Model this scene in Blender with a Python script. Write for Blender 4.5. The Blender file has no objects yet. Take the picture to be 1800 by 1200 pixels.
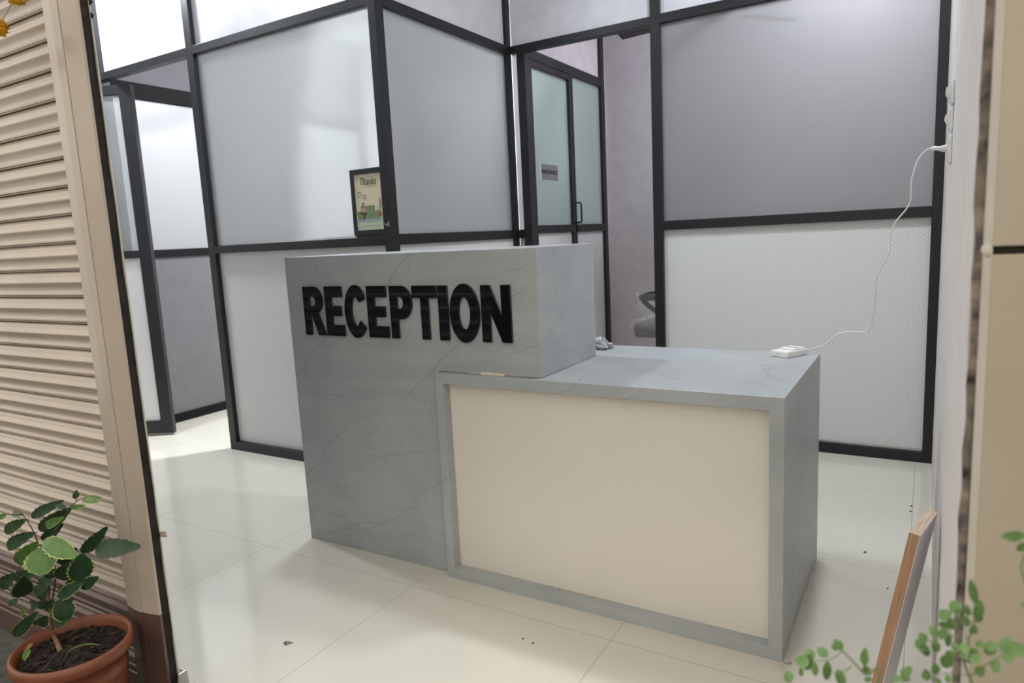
import bpy, bmesh, math, random
from mathutils import Vector, Matrix
random.seed(7)
sc = bpy.context.scene
COL = sc.collection
PI = math.pi

# ------------------------------------------------------------------ camera
F, CA, CE, CR = 1213.85, -0.54455, -0.14987, -0.05015      # focal length in px of an 1800 wide frame; azimuth, pitch, roll
CAM = Vector((0.29409, -1.78843, 1.15133))
fw = Vector((math.sin(CA)*math.cos(CE), math.cos(CA)*math.cos(CE), math.sin(CE)))
rt = Vector((math.cos(CA), -math.sin(CA), 0)); up = rt.cross(fw)
RT = rt*math.cos(CR) + up*math.sin(CR); UP = -rt*math.sin(CR) + up*math.cos(CR)
cd = bpy.data.cameras.new('camera'); cam = bpy.data.objects.new('camera', cd); COL.objects.link(cam)
m = Matrix((RT, UP, -fw)).transposed().to_4x4(); m.translation = CAM; cam.matrix_world = m
cd.sensor_width = 36; cd.lens = F/1800*36; cd.clip_start = 0.02
cd.dof.use_dof = True; cd.dof.focus_distance = 2.1; cd.dof.aperture_fstop = 4.5
sc.camera = cam
def at(u, v, axis, val):
    """where the sight line of a measured photo point meets the plane x, y or z = val"""
    d = fw + RT*(u-900)/F - UP*(v-600)/F
    return CAM + d*((val-CAM[axis])/d[axis])

# ------------------------------------------------------------------ materials
def new_mat(name):
    mt = bpy.data.materials.new(name); mt.use_nodes = True
    nt = mt.node_tree; b = nt.nodes['Principled BSDF']
    return mt, nt, b
def N(nt, kind, **kw):
    n = nt.nodes.new(kind)
    for k, v in kw.items():
        if k in n.inputs.keys(): n.inputs[k].default_value = v
        else: setattr(n, k, v)
    return n
def L(nt, a, b): nt.links.new(a, b)
def pos(nt): return N(nt, 'ShaderNodeNewGeometry').outputs['Position']
def math_(nt, op, a, b=None, c=None):
    n = nt.nodes.new('ShaderNodeMath'); n.operation = op
    for i, x in enumerate((a, b, c)):
        if x is None: continue
        if isinstance(x, (int, float)): n.inputs[i].default_value = x
        else: L(nt, x, n.inputs[i])
    return n.outputs[0]
def mixc(nt, fac, a, b):
    n = nt.nodes.new('ShaderNodeMix'); n.data_type = 'RGBA'
    for i, x in ((0, fac), (6, a), (7, b)):
        if isinstance(x, (int, float)): n.inputs[i].default_value = x
        elif isinstance(x, tuple): n.inputs[i].default_value = (*x[:3], 1)
        else: L(nt, x, n.inputs[i])
    return n.outputs[2]
def ramp(nt, fac, *stops):
    n = nt.nodes.new('ShaderNodeValToRGB'); e = n.color_ramp.elements
    while len(e) < len(stops): e.new(0.5)
    for i, (p, c) in enumerate(stops):
        e[i].position = p; e[i].color = (*c, 1) if isinstance(c, tuple) else (c, c, c, 1)
    L(nt, fac, n.inputs[0]); return n.outputs[0]
def mat(name, col, rough=0.5, metal=0.0, spec=0.5, var=0.06, scale=9.0, bump=0.0, bscale=60.0, coat=0.0):
    mt, nt, b = new_mat(name)
    no = N(nt, 'ShaderNodeTexNoise', Scale=scale, Detail=4.0); L(nt, pos(nt), no.inputs['Vector'])
    lo = tuple(c*(1-var) for c in col); hi = tuple(min(1, c*(1+var)) for c in col)
    L(nt, ramp(nt, no.outputs[0], (0.3, lo), (0.7, hi)), b.inputs['Base Color'])
    b.inputs['Roughness'].default_value = rough; b.inputs['Metallic'].default_value = metal
    b.inputs['Specular IOR Level'].default_value = spec; b.inputs['Coat Weight'].default_value = coat
    if bump:
        n2 = N(nt, 'ShaderNodeTexNoise', Scale=bscale, Detail=3.0); L(nt, pos(nt), n2.inputs['Vector'])
        bp = N(nt, 'ShaderNodeBump', Strength=bump, Distance=0.002); L(nt, n2.outputs[0], bp.inputs['Height']); L(nt, bp.outputs[0], b.inputs['Normal'])
    return mt
M = {}
M['frame'] = mat('black_powder_coat', (0.012, 0.013, 0.015), 0.42, spec=0.45)
M['frame_shaded'] = mat('black_frame_shaded', (0.008, 0.008, 0.009), 0.7, spec=0.15)  # black frame with shadow put into its colour, for the left partition
M['white_board'] = mat('white_upper_board', (0.80, 0.79, 0.84), 0.4)
M['plaster'] = mat('white_plaster', (0.64, 0.59, 0.565), 0.6, bump=0.1, bscale=40)
M['wall'] = mat('room_wall_paint', (0.70, 0.67, 0.70), 0.6)
M['ceiling'] = mat('ceiling_paint', (0.8, 0.8, 0.8), 0.7)
M['black'] = mat('black_gloss_acrylic', (0.006, 0.006, 0.007), 0.03, spec=0.6)
M['white_plastic'] = mat('white_plastic', (0.78, 0.78, 0.76), 0.35)
M['grey_plastic'] = mat('grey_plastic', (0.2, 0.2, 0.21), 0.4)
M['cord'] = mat('white_cord', (0.78, 0.76, 0.72), 0.45)
M['cream'] = mat('cream_acrylic', (0.735, 0.70, 0.62), 0.28, var=0.02, scale=3)
M['putty'] = mat('cream_putty', (0.62, 0.56, 0.42), 0.8, var=0.2, bump=0.5)
M['terracotta'] = mat('terracotta_plastic', (0.19, 0.06, 0.029), 0.42, var=0.12)
M['soil'] = mat('dark_soil', (0.015, 0.008, 0.0065), 0.95, var=0.6, scale=60, bump=1.0, bscale=120)
M['bark'] = mat('brown_bark', (0.16, 0.10, 0.055), 0.8, var=0.3, scale=60)
M['twig'] = mat('dark_green_twig', (0.05, 0.045, 0.025), 0.7, var=0.2)
M['leaf'] = mat('dark_green_leaf', (0.020, 0.052, 0.020), 0.5, spec=0.3, var=0.35, scale=40)
M['leaf_bright'] = mat('mid_green_leaf', (0.075, 0.17, 0.03), 0.4, var=0.25, scale=40)
M['leaf_edge'] = mat('yellow_green_leaf_edge', (0.33, 0.38, 0.10), 0.45, var=0.35, scale=90)
M['leaf_soft'] = mat('soft_green_leaflet', (0.135, 0.245, 0.075), 0.5, var=0.3, scale=60)
M['dry_leaf'] = mat('dry_brown_leaf', (0.24, 0.15, 0.07), 0.8, var=0.3)
M['straw'] = mat('dull_brown_straw', (0.12, 0.075, 0.035), 0.9, var=0.4, scale=60)
M['stem_soft'] = mat('pale_green_stem', (0.16, 0.22, 0.08), 0.6)
M['marigold'] = mat('marigold_petals', (0.85, 0.47, 0.01), 0.7, var=0.3, scale=120)
M['string'] = mat('cotton_string', (0.5, 0.42, 0.3), 0.9)
M['steel'] = mat('brushed_steel', (0.45, 0.43, 0.42), 0.35, metal=0.9)
M['sign_silver'] = mat('silver_sign_plate', (0.22, 0.215, 0.225), 0.4, metal=0.2)
M['ink'] = mat('dark_ink', (0.02, 0.02, 0.022), 0.6)
M['paper'] = mat('cream_print_paper', (0.70, 0.63, 0.45), 0.55, var=0.05, scale=20)
M['paper_green'] = mat('print_pale_green', (0.52, 0.60, 0.42), 0.55, var=0.05)
M['sofa'] = mat('print_sage_green', (0.21, 0.27, 0.14), 0.6, var=0.15, scale=50)
M['pink'] = mat('print_pink', (0.62, 0.30, 0.24), 0.6)
M['skin'] = mat('print_skin', (0.66, 0.42, 0.30), 0.6)
M['brown'] = mat('print_brown', (0.13, 0.07, 0.05), 0.6)
M['print_blue'] = mat('print_soft_blue', (0.30, 0.38, 0.42), 0.6)
M['print_leaf'] = mat('print_leaf_green', (0.06, 0.13, 0.08), 0.6)
M['print_red'] = mat('print_red', (0.38, 0.08, 0.05), 0.6)
M['chair_black'] = mat('black_chair_plastic', (0.012, 0.012, 0.014), 0.4)
M['chair_pad'] = mat('grey_chair_fabric', (0.20, 0.20, 0.21), 0.7, var=0.1)
M['fan'] = mat('brown_fan_metal', (0.035, 0.027, 0.024), 0.35)
M['rust'] = mat('rusty_dark_steel', (0.012, 0.009, 0.007), 0.8, var=0.8, scale=25)
M['debris'] = mat('dark_debris', (0.03, 0.028, 0.02), 0.9, var=0.4, scale=100)
M['pale_chip'] = mat('pale_tile_chip', (0.50, 0.42, 0.35), 0.5)
M['groove'] = mat('dark_groove', (0.018, 0.015, 0.012), 0.8, var=0.4)
M['grime'] = mat('grimy_mortar', (0.20, 0.165, 0.14), 0.95, var=0.85, scale=38, bump=1.0, bscale=90)
M['tile_edge'] = mat('pale_tile_edge', (0.55, 0.51, 0.44), 0.5)
M['tile_beige'] = mat('beige_cladding', (0.47, 0.405, 0.31), 0.35, var=0.05, scale=4)
M['ground'] = mat('dark_paving', (0.075, 0.072, 0.066), 0.85, var=0.3, scale=30, bump=0.4)
M['street_wall'] = mat('street_facade', (0.30, 0.28, 0.25), 0.8)

def laminate():
    mt, nt, b = new_mat('grey_stone_laminate')
    P = pos(nt)
    wn = N(nt, 'ShaderNodeTexNoise', Scale=1.7, Detail=4.0, Roughness=0.55); L(nt, P, wn.inputs['Vector'])
    warp = math_(nt, 'SUBTRACT', wn.outputs[0], 0.5)
    def lines(d, freq, amp, width, gscale, g0, seed):
        dp = N(nt, 'ShaderNodeVectorMath', operation='DOT_PRODUCT'); L(nt, P, dp.inputs[0]); dp.inputs[1].default_value = d
        v = math_(nt, 'ADD', math_(nt, 'MULTIPLY', dp.outputs['Value'], freq), math_(nt, 'MULTIPLY', warp, amp))
        v = math_(nt, 'FRACT', math_(nt, 'ADD', v, seed))
        v = math_(nt, 'ABSOLUTE', math_(nt, 'SUBTRACT', v, 0.5))
        ln = ramp(nt, v, (0.0, 1.0), (width*freq, 0.0))
        mp = N(nt, 'ShaderNodeMapping'); L(nt, P, mp.inputs[0]); mp.inputs['Location'].default_value = (seed*9, seed*5, seed*7)
        gn = N(nt, 'ShaderNodeTexNoise', Scale=gscale, Detail=2.0); L(nt, mp.outputs[0], gn.inputs['Vector'])
        return math_(nt, 'MULTIPLY', ln, ramp(nt, gn.outputs[0], (g0, 0.0), (g0+0.10, 1.0)))
    cl = N(nt, 'ShaderNodeTexNoise', Scale=2.6, Detail=8.0, Roughness=0.62, Distortion=0.5); L(nt, P, cl.inputs['Vector'])
    c = ramp(nt, cl.outputs[0], (0.3, (0.325, 0.352, 0.368)), (0.7, (0.425, 0.450, 0.462)))
    mq = N(nt, 'ShaderNodeMapping'); L(nt, P, mq.inputs[0]); mq.inputs['Rotation'].default_value = (0.0, 0.6, 0.3); mq.inputs['Scale'].default_value = (3.0, 9.0, 26.0)
    nq = N(nt, 'ShaderNodeTexNoise', Scale=1.0, Detail=6.0, Roughness=0.6, Distortion=0.4); L(nt, mq.outputs[0], nq.inputs['Vector'])
    c = mixc(nt, ramp(nt, nq.outputs[0], (0.45, 0.0), (0.75, 0.35)), c, (0.50, 0.51, 0.50))
    dk = (0.12, 0.125, 0.125); lt = (0.58, 0.58, 0.56)
    for d, fq, am, wd_, gs, g0, sd, st, co in (((0.55, 0.3, -0.75), 3.1, 0.75, 0.0032, 3.0, 0.46, 0.1, 0.42, dk), ((0.25, 0.5, -0.9), 4.3, 0.9, 0.0026, 3.4, 0.48, 0.37, 0.40, dk), ((0.95, -0.25, -0.2), 2.3, 0.8, 0.0030, 2.6, 0.48, 0.63, 0.36, dk), ((0.8, 0.35, -0.42), 3.7, 1.2, 0.0024, 3.6, 0.48, 0.81, 0.42, lt), ((0.3, -0.6, -0.8), 2.9, 1.0, 0.0024, 3.1, 0.49, 0.22, 0.38, lt), ((0.1, 0.2, 1.0), 2.7, 1.1, 0.02, 2.2, 0.5, 0.5, 0.12, dk)):
        c = mixc(nt, math_(nt, 'MULTIPLY', lines(d, fq, am, wd_, gs, g0, sd), st), c, co)
    L(nt, c, b.inputs['Base Color']); b.inputs['Roughness'].default_value = 0.38
    return mt
M['laminate'] = laminate()

def floor_mat():
    mt, nt, b = new_mat('cream_vitrified_floor_tiles')
    P = pos(nt); s = N(nt, 'ShaderNodeSeparateXYZ'); L(nt, P, s.inputs[0])
    def joint(o, off, size, w):
        f = math_(nt, 'FRACT', math_(nt, 'DIVIDE', math_(nt, 'SUBTRACT', o, off), size))
        d = math_(nt, 'MULTIPLY', math_(nt, 'MINIMUM', f, math_(nt, 'SUBTRACT', 1.0, f)), size)
        return math_(nt, 'LESS_THAN', d, w)
    j = math_(nt, 'MAXIMUM', joint(s.outputs[0], -0.465-7.2, 0.722, 0.0011), joint(s.outputs[1], -0.107-7.7, 0.77, 0.0011))
    n1 = N(nt, 'ShaderNodeTexNoise', Scale=1.6, Detail=5.0); L(nt, P, n1.inputs['Vector'])
    base = ramp(nt, n1.outputs[0], (0.3, (0.645, 0.615, 0.53)), (0.7, (0.695, 0.665, 0.575)))
    n2 = N(nt, 'ShaderNodeTexNoise', Scale=7.0, Detail=8.0, Roughness=0.7, Distortion=0.6); L(nt, P, n2.inputs['Vector'])
    dirt = ramp(nt, n2.outputs[0], (0.66, 0.0), (0.78, 0.35))
    c = mixc(nt, dirt, base, (0.42, 0.36, 0.27))
    n3 = N(nt, 'ShaderNodeTexVoronoi', Scale=11.0); L(nt, P, n3.inputs['Vector'])
    sp = ramp(nt, n3.outputs['Distance'], (0.018, 0.55), (0.035, 0.0))
    c = mixc(nt, sp, c, (0.25, 0.22, 0.17))
    # grime line along the foot of the desk end
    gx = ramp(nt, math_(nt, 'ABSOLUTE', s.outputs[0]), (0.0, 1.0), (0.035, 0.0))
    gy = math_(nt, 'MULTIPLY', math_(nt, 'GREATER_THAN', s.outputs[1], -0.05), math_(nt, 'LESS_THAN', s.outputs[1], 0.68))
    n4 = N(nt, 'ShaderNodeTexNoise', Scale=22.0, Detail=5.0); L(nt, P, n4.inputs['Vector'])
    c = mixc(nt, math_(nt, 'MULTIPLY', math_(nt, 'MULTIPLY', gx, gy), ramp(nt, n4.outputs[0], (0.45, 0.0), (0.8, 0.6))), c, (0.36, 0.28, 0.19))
    c = mixc(nt, math_(nt, 'MULTIPLY', j, 0.62), c, (0.22, 0.19, 0.155))
    L(nt, c, b.inputs['Base Color'])
    b.inputs['Roughness'].default_value = 0.09; b.inputs['Specular IOR Level'].default_value = 0.5
    L(nt, ramp(nt, n1.outputs[0], (0.3, 0.07), (0.7, 0.14)), b.inputs['Roughness'])
    return mt
M['floor'] = floor_mat()

def pattern_mat():
    mt, nt, b = new_mat('white_board_with_lozenge_pattern')
    s = N(nt, 'ShaderNodeSeparateXYZ'); L(nt, pos(nt), s.inputs[0])
    u = math_(nt, 'DIVIDE', math_(nt, 'ADD', math_(nt, 'ADD', s.outputs[0], s.outputs[1]), 20.0), 0.0125)
    fu = math_(nt, 'FLOOR', u)
    odd = math_(nt, 'MODULO', fu, 2.0)
    v = math_(nt, 'ADD', math_(nt, 'DIVIDE', math_(nt, 'ADD', s.outputs[2], 5.0), 0.021), math_(nt, 'MULTIPLY', odd, 0.5))
    du = math_(nt, 'SUBTRACT', math_(nt, 'FRACT', u), 0.5); dv = math_(nt, 'SUBTRACT', math_(nt, 'FRACT', v), 0.5)
    d = math_(nt, 'ADD', math_(nt, 'POWER', math_(nt, 'DIVIDE', du, 0.36), 2.0), math_(nt, 'POWER', math_(nt, 'DIVIDE', dv, 0.42), 2.0))
    f = ramp(nt, d, (0.6, 1.0), (1.0, 0.0))
    L(nt, mixc(nt, f, (0.64, 0.645, 0.645), (0.72, 0.725, 0.725)), b.inputs['Base Color'])
    b.inputs['Roughness'].default_value = 0.42
    return mt
M['pattern'] = pattern_mat()

def glass_mat(name, tint, milky=0.5, rough=0.42):
    mt = bpy.data.materials.new(name); mt.use_nodes = True; nt = mt.node_tree
    for n in list(nt.nodes):
        if n.type != 'OUTPUT_MATERIAL': nt.nodes.remove(n)
    out = nt.nodes[0]
    no = N(nt, 'ShaderNodeTexNoise', Scale=260.0, Detail=2.0); L(nt, pos(nt), no.inputs['Vector'])
    n2 = N(nt, 'ShaderNodeTexNoise', Scale=1.5, Detail=3.0); L(nt, pos(nt), n2.inputs['Vector'])
    bp = N(nt, 'ShaderNodeBump', Strength=0.25, Distance=0.001); L(nt, no.outputs[0], bp.inputs['Height'])
    r = N(nt, 'ShaderNodeBsdfRefraction', Roughness=rough, IOR=1.05); r.inputs['Color'].default_value = (*tint, 1); L(nt, bp.outputs[0], r.inputs['Normal'])
    t = N(nt, 'ShaderNodeBsdfTranslucent'); t.inputs['Color'].default_value = (*tint, 1)
    d = N(nt, 'ShaderNodeBsdfDiffuse'); d.inputs['Color'].default_value = (*[c*0.72 for c in tint], 1)
    m1 = N(nt, 'ShaderNodeMixShader'); m1.inputs[0].default_value = 0.5; L(nt, t.outputs[0], m1.inputs[1]); L(nt, d.outputs[0], m1.inputs[2])
    m2 = N(nt, 'ShaderNodeMixShader'); L(nt, r.outputs[0], m2.inputs[1]); L(nt, m1.outputs[0], m2.inputs[2])
    L(nt, ramp(nt, n2.outputs[0], (0.3, milky-0.05), (0.7, milky+0.05)), m2.inputs[0])
    g = N(nt, 'ShaderNodeBsdfGlossy', Roughness=0.30); L(nt, bp.outputs[0], g.inputs['Normal'])
    fr = N(nt, 'ShaderNodeFresnel', IOR=1.42); m3 = N(nt, 'ShaderNodeMixShader'); L(nt, fr.outputs[0], m3.inputs[0]); L(nt, m2.outputs[0], m3.inputs[1]); L(nt, g.outputs[0], m3.inputs[2])
    L(nt, m3.outputs[0], out.inputs[0]); return mt
M['glass'] = glass_mat('frosted_glass', (0.93, 0.955, 0.955), 0.36, 0.32)
M['glass_dim'] = glass_mat('frosted_glass_dimmed', (0.69, 0.705, 0.71), 0.5)  # darker copy of the frosted glass, rear room's dimness put into the tint
M['glass_green'] = glass_mat('frosted_glass_greenish', (0.72, 0.81, 0.80), 0.6)

def shutter_mat():
    mt, nt, b = new_mat('beige_shutter_paint_with_brown_foot')
    s = N(nt, 'ShaderNodeSeparateXYZ'); L(nt, pos(nt), s.inputs[0])
    no = N(nt, 'ShaderNodeTexNoise', Scale=6.0, Detail=5.0); L(nt, pos(nt), no.inputs['Vector'])
    hi = ramp(nt, no.outputs[0], (0.3, (0.42, 0.352, 0.29)), (0.7, (0.485, 0.41, 0.342)))
    lo = ramp(nt, no.outputs[0], (0.3, (0.085, 0.05, 0.04)), (0.7, (0.115, 0.07, 0.055)))
    z = math_(nt, 'ADD', s.outputs[2], math_(nt, 'MULTIPLY', math_(nt, 'SUBTRACT', no.outputs[0], 0.5), 0.008))
    outer = mixc(nt, math_(nt, 'LESS_THAN', z, 0.272), hi, lo)
    L(nt, mixc(nt, N(nt, 'ShaderNodeNewGeometry').outputs['Backfacing'], outer, (0.10, 0.105, 0.11)), b.inputs['Base Color'])
    b.inputs['Roughness'].default_value = 0.27; b.inputs['Specular IOR Level'].default_value = 0.75
    n2 = N(nt, 'ShaderNodeTexNoise', Scale=120.0, Detail=2.0); L(nt, pos(nt), n2.inputs['Vector'])
    bp = N(nt, 'ShaderNodeBump', Strength=0.12, Distance=0.002); L(nt, n2.outputs[0], bp.inputs['Height']); L(nt, bp.outputs[0], b.inputs['Normal'])
    return mt
M['shutter'] = shutter_mat()
M['pattern_shaded'] = mat('lower_board_shaded', (0.13, 0.13, 0.138), 0.45)  # lower board of the left partition, its shadow put into the colour
M['upper_board_shaded'] = mat('lavender_board_shaded', (0.10, 0.092, 0.108), 0.6)  # upper board of the left partition, darkened in colour for the dim cabin

def ply_mat():
    mt, nt, b = new_mat('plywood_edge')
    P = N(nt, 'ShaderNodeTexCoord').outputs['Object']; sx = N(nt, 'ShaderNodeSeparateXYZ'); L(nt, P, sx.inputs[0])
    dp = N(nt, 'ShaderNodeVectorMath', operation='DOT_PRODUCT'); L(nt, P, dp.inputs[0]); dp.inputs[1].default_value = PLY_N
    cb = N(nt, 'ShaderNodeCombineXYZ'); L(nt, math_(nt, 'MULTIPLY', dp.outputs['Value'], 210.0), cb.inputs[0]); L(nt, math_(nt, 'MULTIPLY', sx.outputs[1], 16.0), cb.inputs[1]); L(nt, math_(nt, 'MULTIPLY', sx.outputs[2], 9.0), cb.inputs[2])
    no = N(nt, 'ShaderNodeTexNoise', Scale=1.0, Detail=6.0, Roughness=0.62); L(nt, cb.outputs[0], no.inputs['Vector'])
    edge = ramp(nt, no.outputs[0], (0.28, (0.12, 0.052, 0.025)), (0.42, (0.33, 0.185, 0.10)), (0.75, (0.44, 0.27, 0.16)))
    top = ramp(nt, no.outputs[0], (0.25, (0.36, 0.24, 0.15)), (0.7, (0.62, 0.50, 0.38)))
    nz = N(nt, 'ShaderNodeSeparateXYZ'); L(nt, N(nt, 'ShaderNodeNewGeometry').outputs['True Normal'], nz.inputs[0])
    L(nt, mixc(nt, math_(nt, 'GREATER_THAN', nz.outputs[2], 0.6), edge, top), b.inputs['Base Color']); b.inputs['Roughness'].default_value = 0.75
    return mt

def plastic_film():
    mt, nt, b = new_mat('crumpled_clear_plastic')
    b.inputs['Base Color'].default_value = (0.8, 0.8, 0.8, 1); b.inputs['Roughness'].default_value = 0.2
    b.inputs['Alpha'].default_value = 0.16
    no = N(nt, 'ShaderNodeTexNoise', Scale=45.0, Detail=3.0); L(nt, pos(nt), no.inputs['Vector'])
    bp = N(nt, 'ShaderNodeBump', Strength=0.9, Distance=0.01); L(nt, no.outputs[0], bp.inputs['Height']); L(nt, bp.outputs[0], b.inputs['Normal'])
    return mt
M['film'] = plastic_film()
def emit(name, col, s):
    mt, nt, b = new_mat(name); b.inputs['Emission Color'].default_value = (*col, 1); b.inputs['Emission Strength'].default_value = s; return mt
M['led'] = emit('led_diffuser', (0.9, 0.95, 1.0), 6.0)

# ------------------------------------------------------------------ mesh helpers
ORIGIN = {}
class MB:
    def __init__(self): self.bm = bmesh.new(); self.mi = 0
    def face(self, pts):
        f = self.bm.faces.new([self.bm.verts.new(p) for p in pts]); f.material_index = self.mi; return f
    def box(self, x0, x1, y0, y1, z0, z1):
        v = [self.bm.verts.new((x, y, z)) for z in (z0, z1) for x, y in ((x0, y0), (x1, y0), (x1, y1), (x0, y1))]
        for q in ((0, 3, 2, 1), (4, 5, 6, 7), (0, 1, 5, 4), (1, 2, 6, 5), (2, 3, 7, 6), (3, 0, 4, 7)):
            self.bm.faces.new([v[i] for i in q]).material_index = self.mi
        return self
    def hexa(self, p):      # 8 points: bottom ring then top ring
        v = [self.bm.verts.new(q) for q in p]
        for q in ((0, 3, 2, 1), (4, 5, 6, 7), (0, 1, 5, 4), (1, 2, 6, 5), (2, 3, 7, 6), (3, 0, 4, 7)):
            self.bm.faces.new([v[i] for i in q]).material_index = self.mi
        return self
    def prism(self, poly, fn0, fn1):   # polygon extruded between two placements
        a = [self.bm.verts.new(fn0(*p)) for p in poly]; b = [self.bm.verts.new(fn1(*p)) for p in poly]
        n = len(poly)
        self.bm.faces.new(a[::-1]).material_index = self.mi; self.bm.faces.new(b).material_index = self.mi
        for i in range(n): self.bm.faces.new((a[i], a[(i+1) % n], b[(i+1) % n], b[i])).material_index = self.mi
        return self
    def tube(self, pts, r, seg=8, cap=True):
        pts = [Vector(p) for p in pts]; rs = r if isinstance(r, (list, tuple)) else [r]*len(pts)
        rings = []; nrm = None
        for i, p in enumerate(pts):
            t = (pts[min(i+1, len(pts)-1)] - pts[max(i-1, 0)]).normalized()
            if nrm is None:
                nrm = t.orthogonal().normalized()
            nrm = (nrm - t*nrm.dot(t)); nrm = nrm.normalized() if nrm.length > 1e-6 else t.orthogonal().normalized()
            bi = t.cross(nrm)
            rings.append([self.bm.verts.new(p + (nrm*math.cos(2*PI*k/seg) + bi*math.sin(2*PI*k/seg))*rs[i]) for k in range(seg)])
        for a, b in zip(rings, rings[1:]):
            for k in range(seg):
                f = self.bm.faces.new((a[k], a[(k+1) % seg], b[(k+1) % seg], b[k])); f.material_index = self.mi; f.smooth = True
        if cap:
            self.bm.faces.new(rings[0][::-1]).material_index = self.mi; self.bm.faces.new(rings[-1]).material_index = self.mi
        return self
    def lathe(self, prof, c, seg=48, squash=(1, 1)):
        rings = [[self.bm.verts.new((c[0]+r*squash[0]*math.cos(2*PI*k/seg), c[1]+r*squash[1]*math.sin(2*PI*k/seg), c[2]+z)) for k in range(seg)] for r, z in prof]
        for a, b in zip(rings, rings[1:]):
            for k in range(seg):
                f = self.bm.faces.new((a[k], a[(k+1) % seg], b[(k+1) % seg], b[k])); f.smooth = True; f.material_index = self.mi
        return self
    def cap(self, r, z, c, seg=48):
        self.face([(c[0]+r*math.cos(2*PI*k/seg), c[1]+r*math.sin(2*PI*k/seg), c[2]+z) for k in range(seg)]); return self
    def ball(self, c, r, sub=2, sq=(1, 1, 1), jit=0.0):
        res = bmesh.ops.create_icosphere(self.bm, subdivisions=sub, radius=1.0)
        for v in res['verts']:
            k = 1+random.uniform(-jit, jit)
            v.co = Vector((c[0]+v.co.x*r*sq[0]*k, c[1]+v.co.y*r*sq[1]*k, c[2]+v.co.z*r*sq[2]*k))
            for f in v.link_faces: f.smooth = True; f.material_index = self.mi
        return self
    def build(self, name, mats, parent=None, loc=None, bevel=0.0, recalc=True):
        if recalc: bmesh.ops.recalc_face_normals(self.bm, faces=self.bm.faces[:])
        me = bpy.data.meshes.new(name)
        if parent is not None: o0 = ORIGIN[parent.name]
        else:
            o0 = Vector(loc) if loc is not None else Vector((0, 0, 0))
        bmesh.ops.translate(self.bm, verts=self.bm.verts[:], vec=-o0)
        self.bm.to_mesh(me); self.bm.free()
        for x in (mats if isinstance(mats, (list, tuple)) else [mats]): me.materials.append(x)
        o = bpy.data.objects.new(name, me); COL.objects.link(o)
        if parent is not None: o.parent = parent
        else: o.location = o0
        ORIGIN[o.name] = o0
        if bevel:
            b = o.modifiers.new('bevel', 'BEVEL'); b.width = bevel; b.segments = 2; b.limit_method = 'ANGLE'; b.angle_limit = 0.7
        return o
def tag(o, label, cat, group=None, kind=None):
    o['label'] = label; o['category'] = cat
    if group: o['group'] = group
    if kind: o['kind'] = kind
    return o
def thing(name, label, cat, loc, group=None, kind=None):
    o = bpy.data.objects.new(name, None); COL.objects.link(o); o.location = loc; o.empty_display_size = 0.05
    ORIGIN[o.name] = Vector(loc); return tag(o, label, cat, group, kind)
def B(name, mt, parent, x0, x1, y0, y1, z0, z1, bevel=0.0015):
    return MB().box(x0, x1, y0, y1, z0, z1).build(name, mt, parent, bevel=bevel)
def text_mesh(name, s, size, mt, parent, origin, xdir, zdir, shear=0.0, extrude=0.0003, squeeze=1.0, bold=0.0):
    cu = bpy.data.curves.new(name, 'FONT'); cu.body = s; cu.size = size; cu.align_x = 'CENTER'; cu.align_y = 'CENTER'; cu.shear = shear; cu.extrude = extrude; cu.offset = bold
    tmp = bpy.data.objects.new('tmp', cu); COL.objects.link(tmp)
    me = bpy.data.meshes.new_from_object(tmp.evaluated_get(bpy.context.evaluated_depsgraph_get()))
    bpy.data.objects.remove(tmp); bpy.data.curves.remove(cu)
    xd, zd = Vector(xdir), Vector(zdir); nd = xd.cross(zd); o0 = ORIGIN[parent.name]; og = Vector(origin)
    for v in me.vertices: v.co = og + xd*v.co.x*squeeze + zd*v.co.y + nd*v.co.z - o0
    me.materials.clear(); me.materials.append(mt); me.name = name
    o = bpy.data.objects.new(name, me); COL.objects.link(o); o.parent = parent; ORIGIN[o.name] = o0; return o

# ------------------------------------------------------------------ setting
YA, XB, YB, XR = 0.711, -1.846, 1.88, 0.341      # cabin front, cabin side, rear partition, right wall
CEIL = 2.9
def struct(name, o, label, cat): return tag(o, label, cat, kind='structure')
YS = -0.89          # shutter line
struct('floor', MB().box(-5.6, 0.60, -0.80, 3.35, -0.1, 0).build('floor', M['floor']), 'glossy cream square floor tiles inside the office', 'floor')
struct('ground', MB().box(-6.5, 3.0, -7.0, -0.80, -0.1, -0.001).build('ground', M['ground']), 'dark grey paving under the terracotta plant pot', 'ground')
struct('ceiling', MB().box(-5.6, 0.60, -0.80, 3.35, CEIL, CEIL+0.1).build('ceiling', M['ceiling']), 'white office ceiling above the partitions', 'ceiling')
struct('wall_left', MB().box(-5.5, -5.35, -0.8, 3.2, 0, CEIL).build('wall_left', M['wall']), 'white side wall left of the cabins', 'wall')
struct('wall_back', MB().box(-5.5, 0.6, 3.10, 3.25, 0, CEIL).build('wall_back', M['wall']), 'pale lavender wall seen through the open doorway', 'wall')
# right plaster wall with a rough front corner
XN, XFAR = 0.3375, 0.3475
w = MB()
prof = []
for i in range(41):
    z = CEIL*i/40; prof.append((random.uniform(-0.004, 0.003), z))
for (a, z0), (b, z1) in zip(prof, prof[1:]):
    w.hexa([(XN+a*.3, -0.86+a, z0), (0.6, -0.86+a, z0), (0.6, 3.1, z0), (XFAR, 3.1, z0), (XN+b*.3, -0.86+b, z1), (0.6, -0.86+b, z1), (0.6, 3.1, z1), (XFAR, 3.1, z1)])
bmesh.ops.remove_doubles(w.bm, verts=w.bm.verts[:], dist=1e-5)
struct('wall_right', w.build('wall_right', M['plaster']), 'white plastered side wall running back beside the desk', 'wall')
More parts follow.
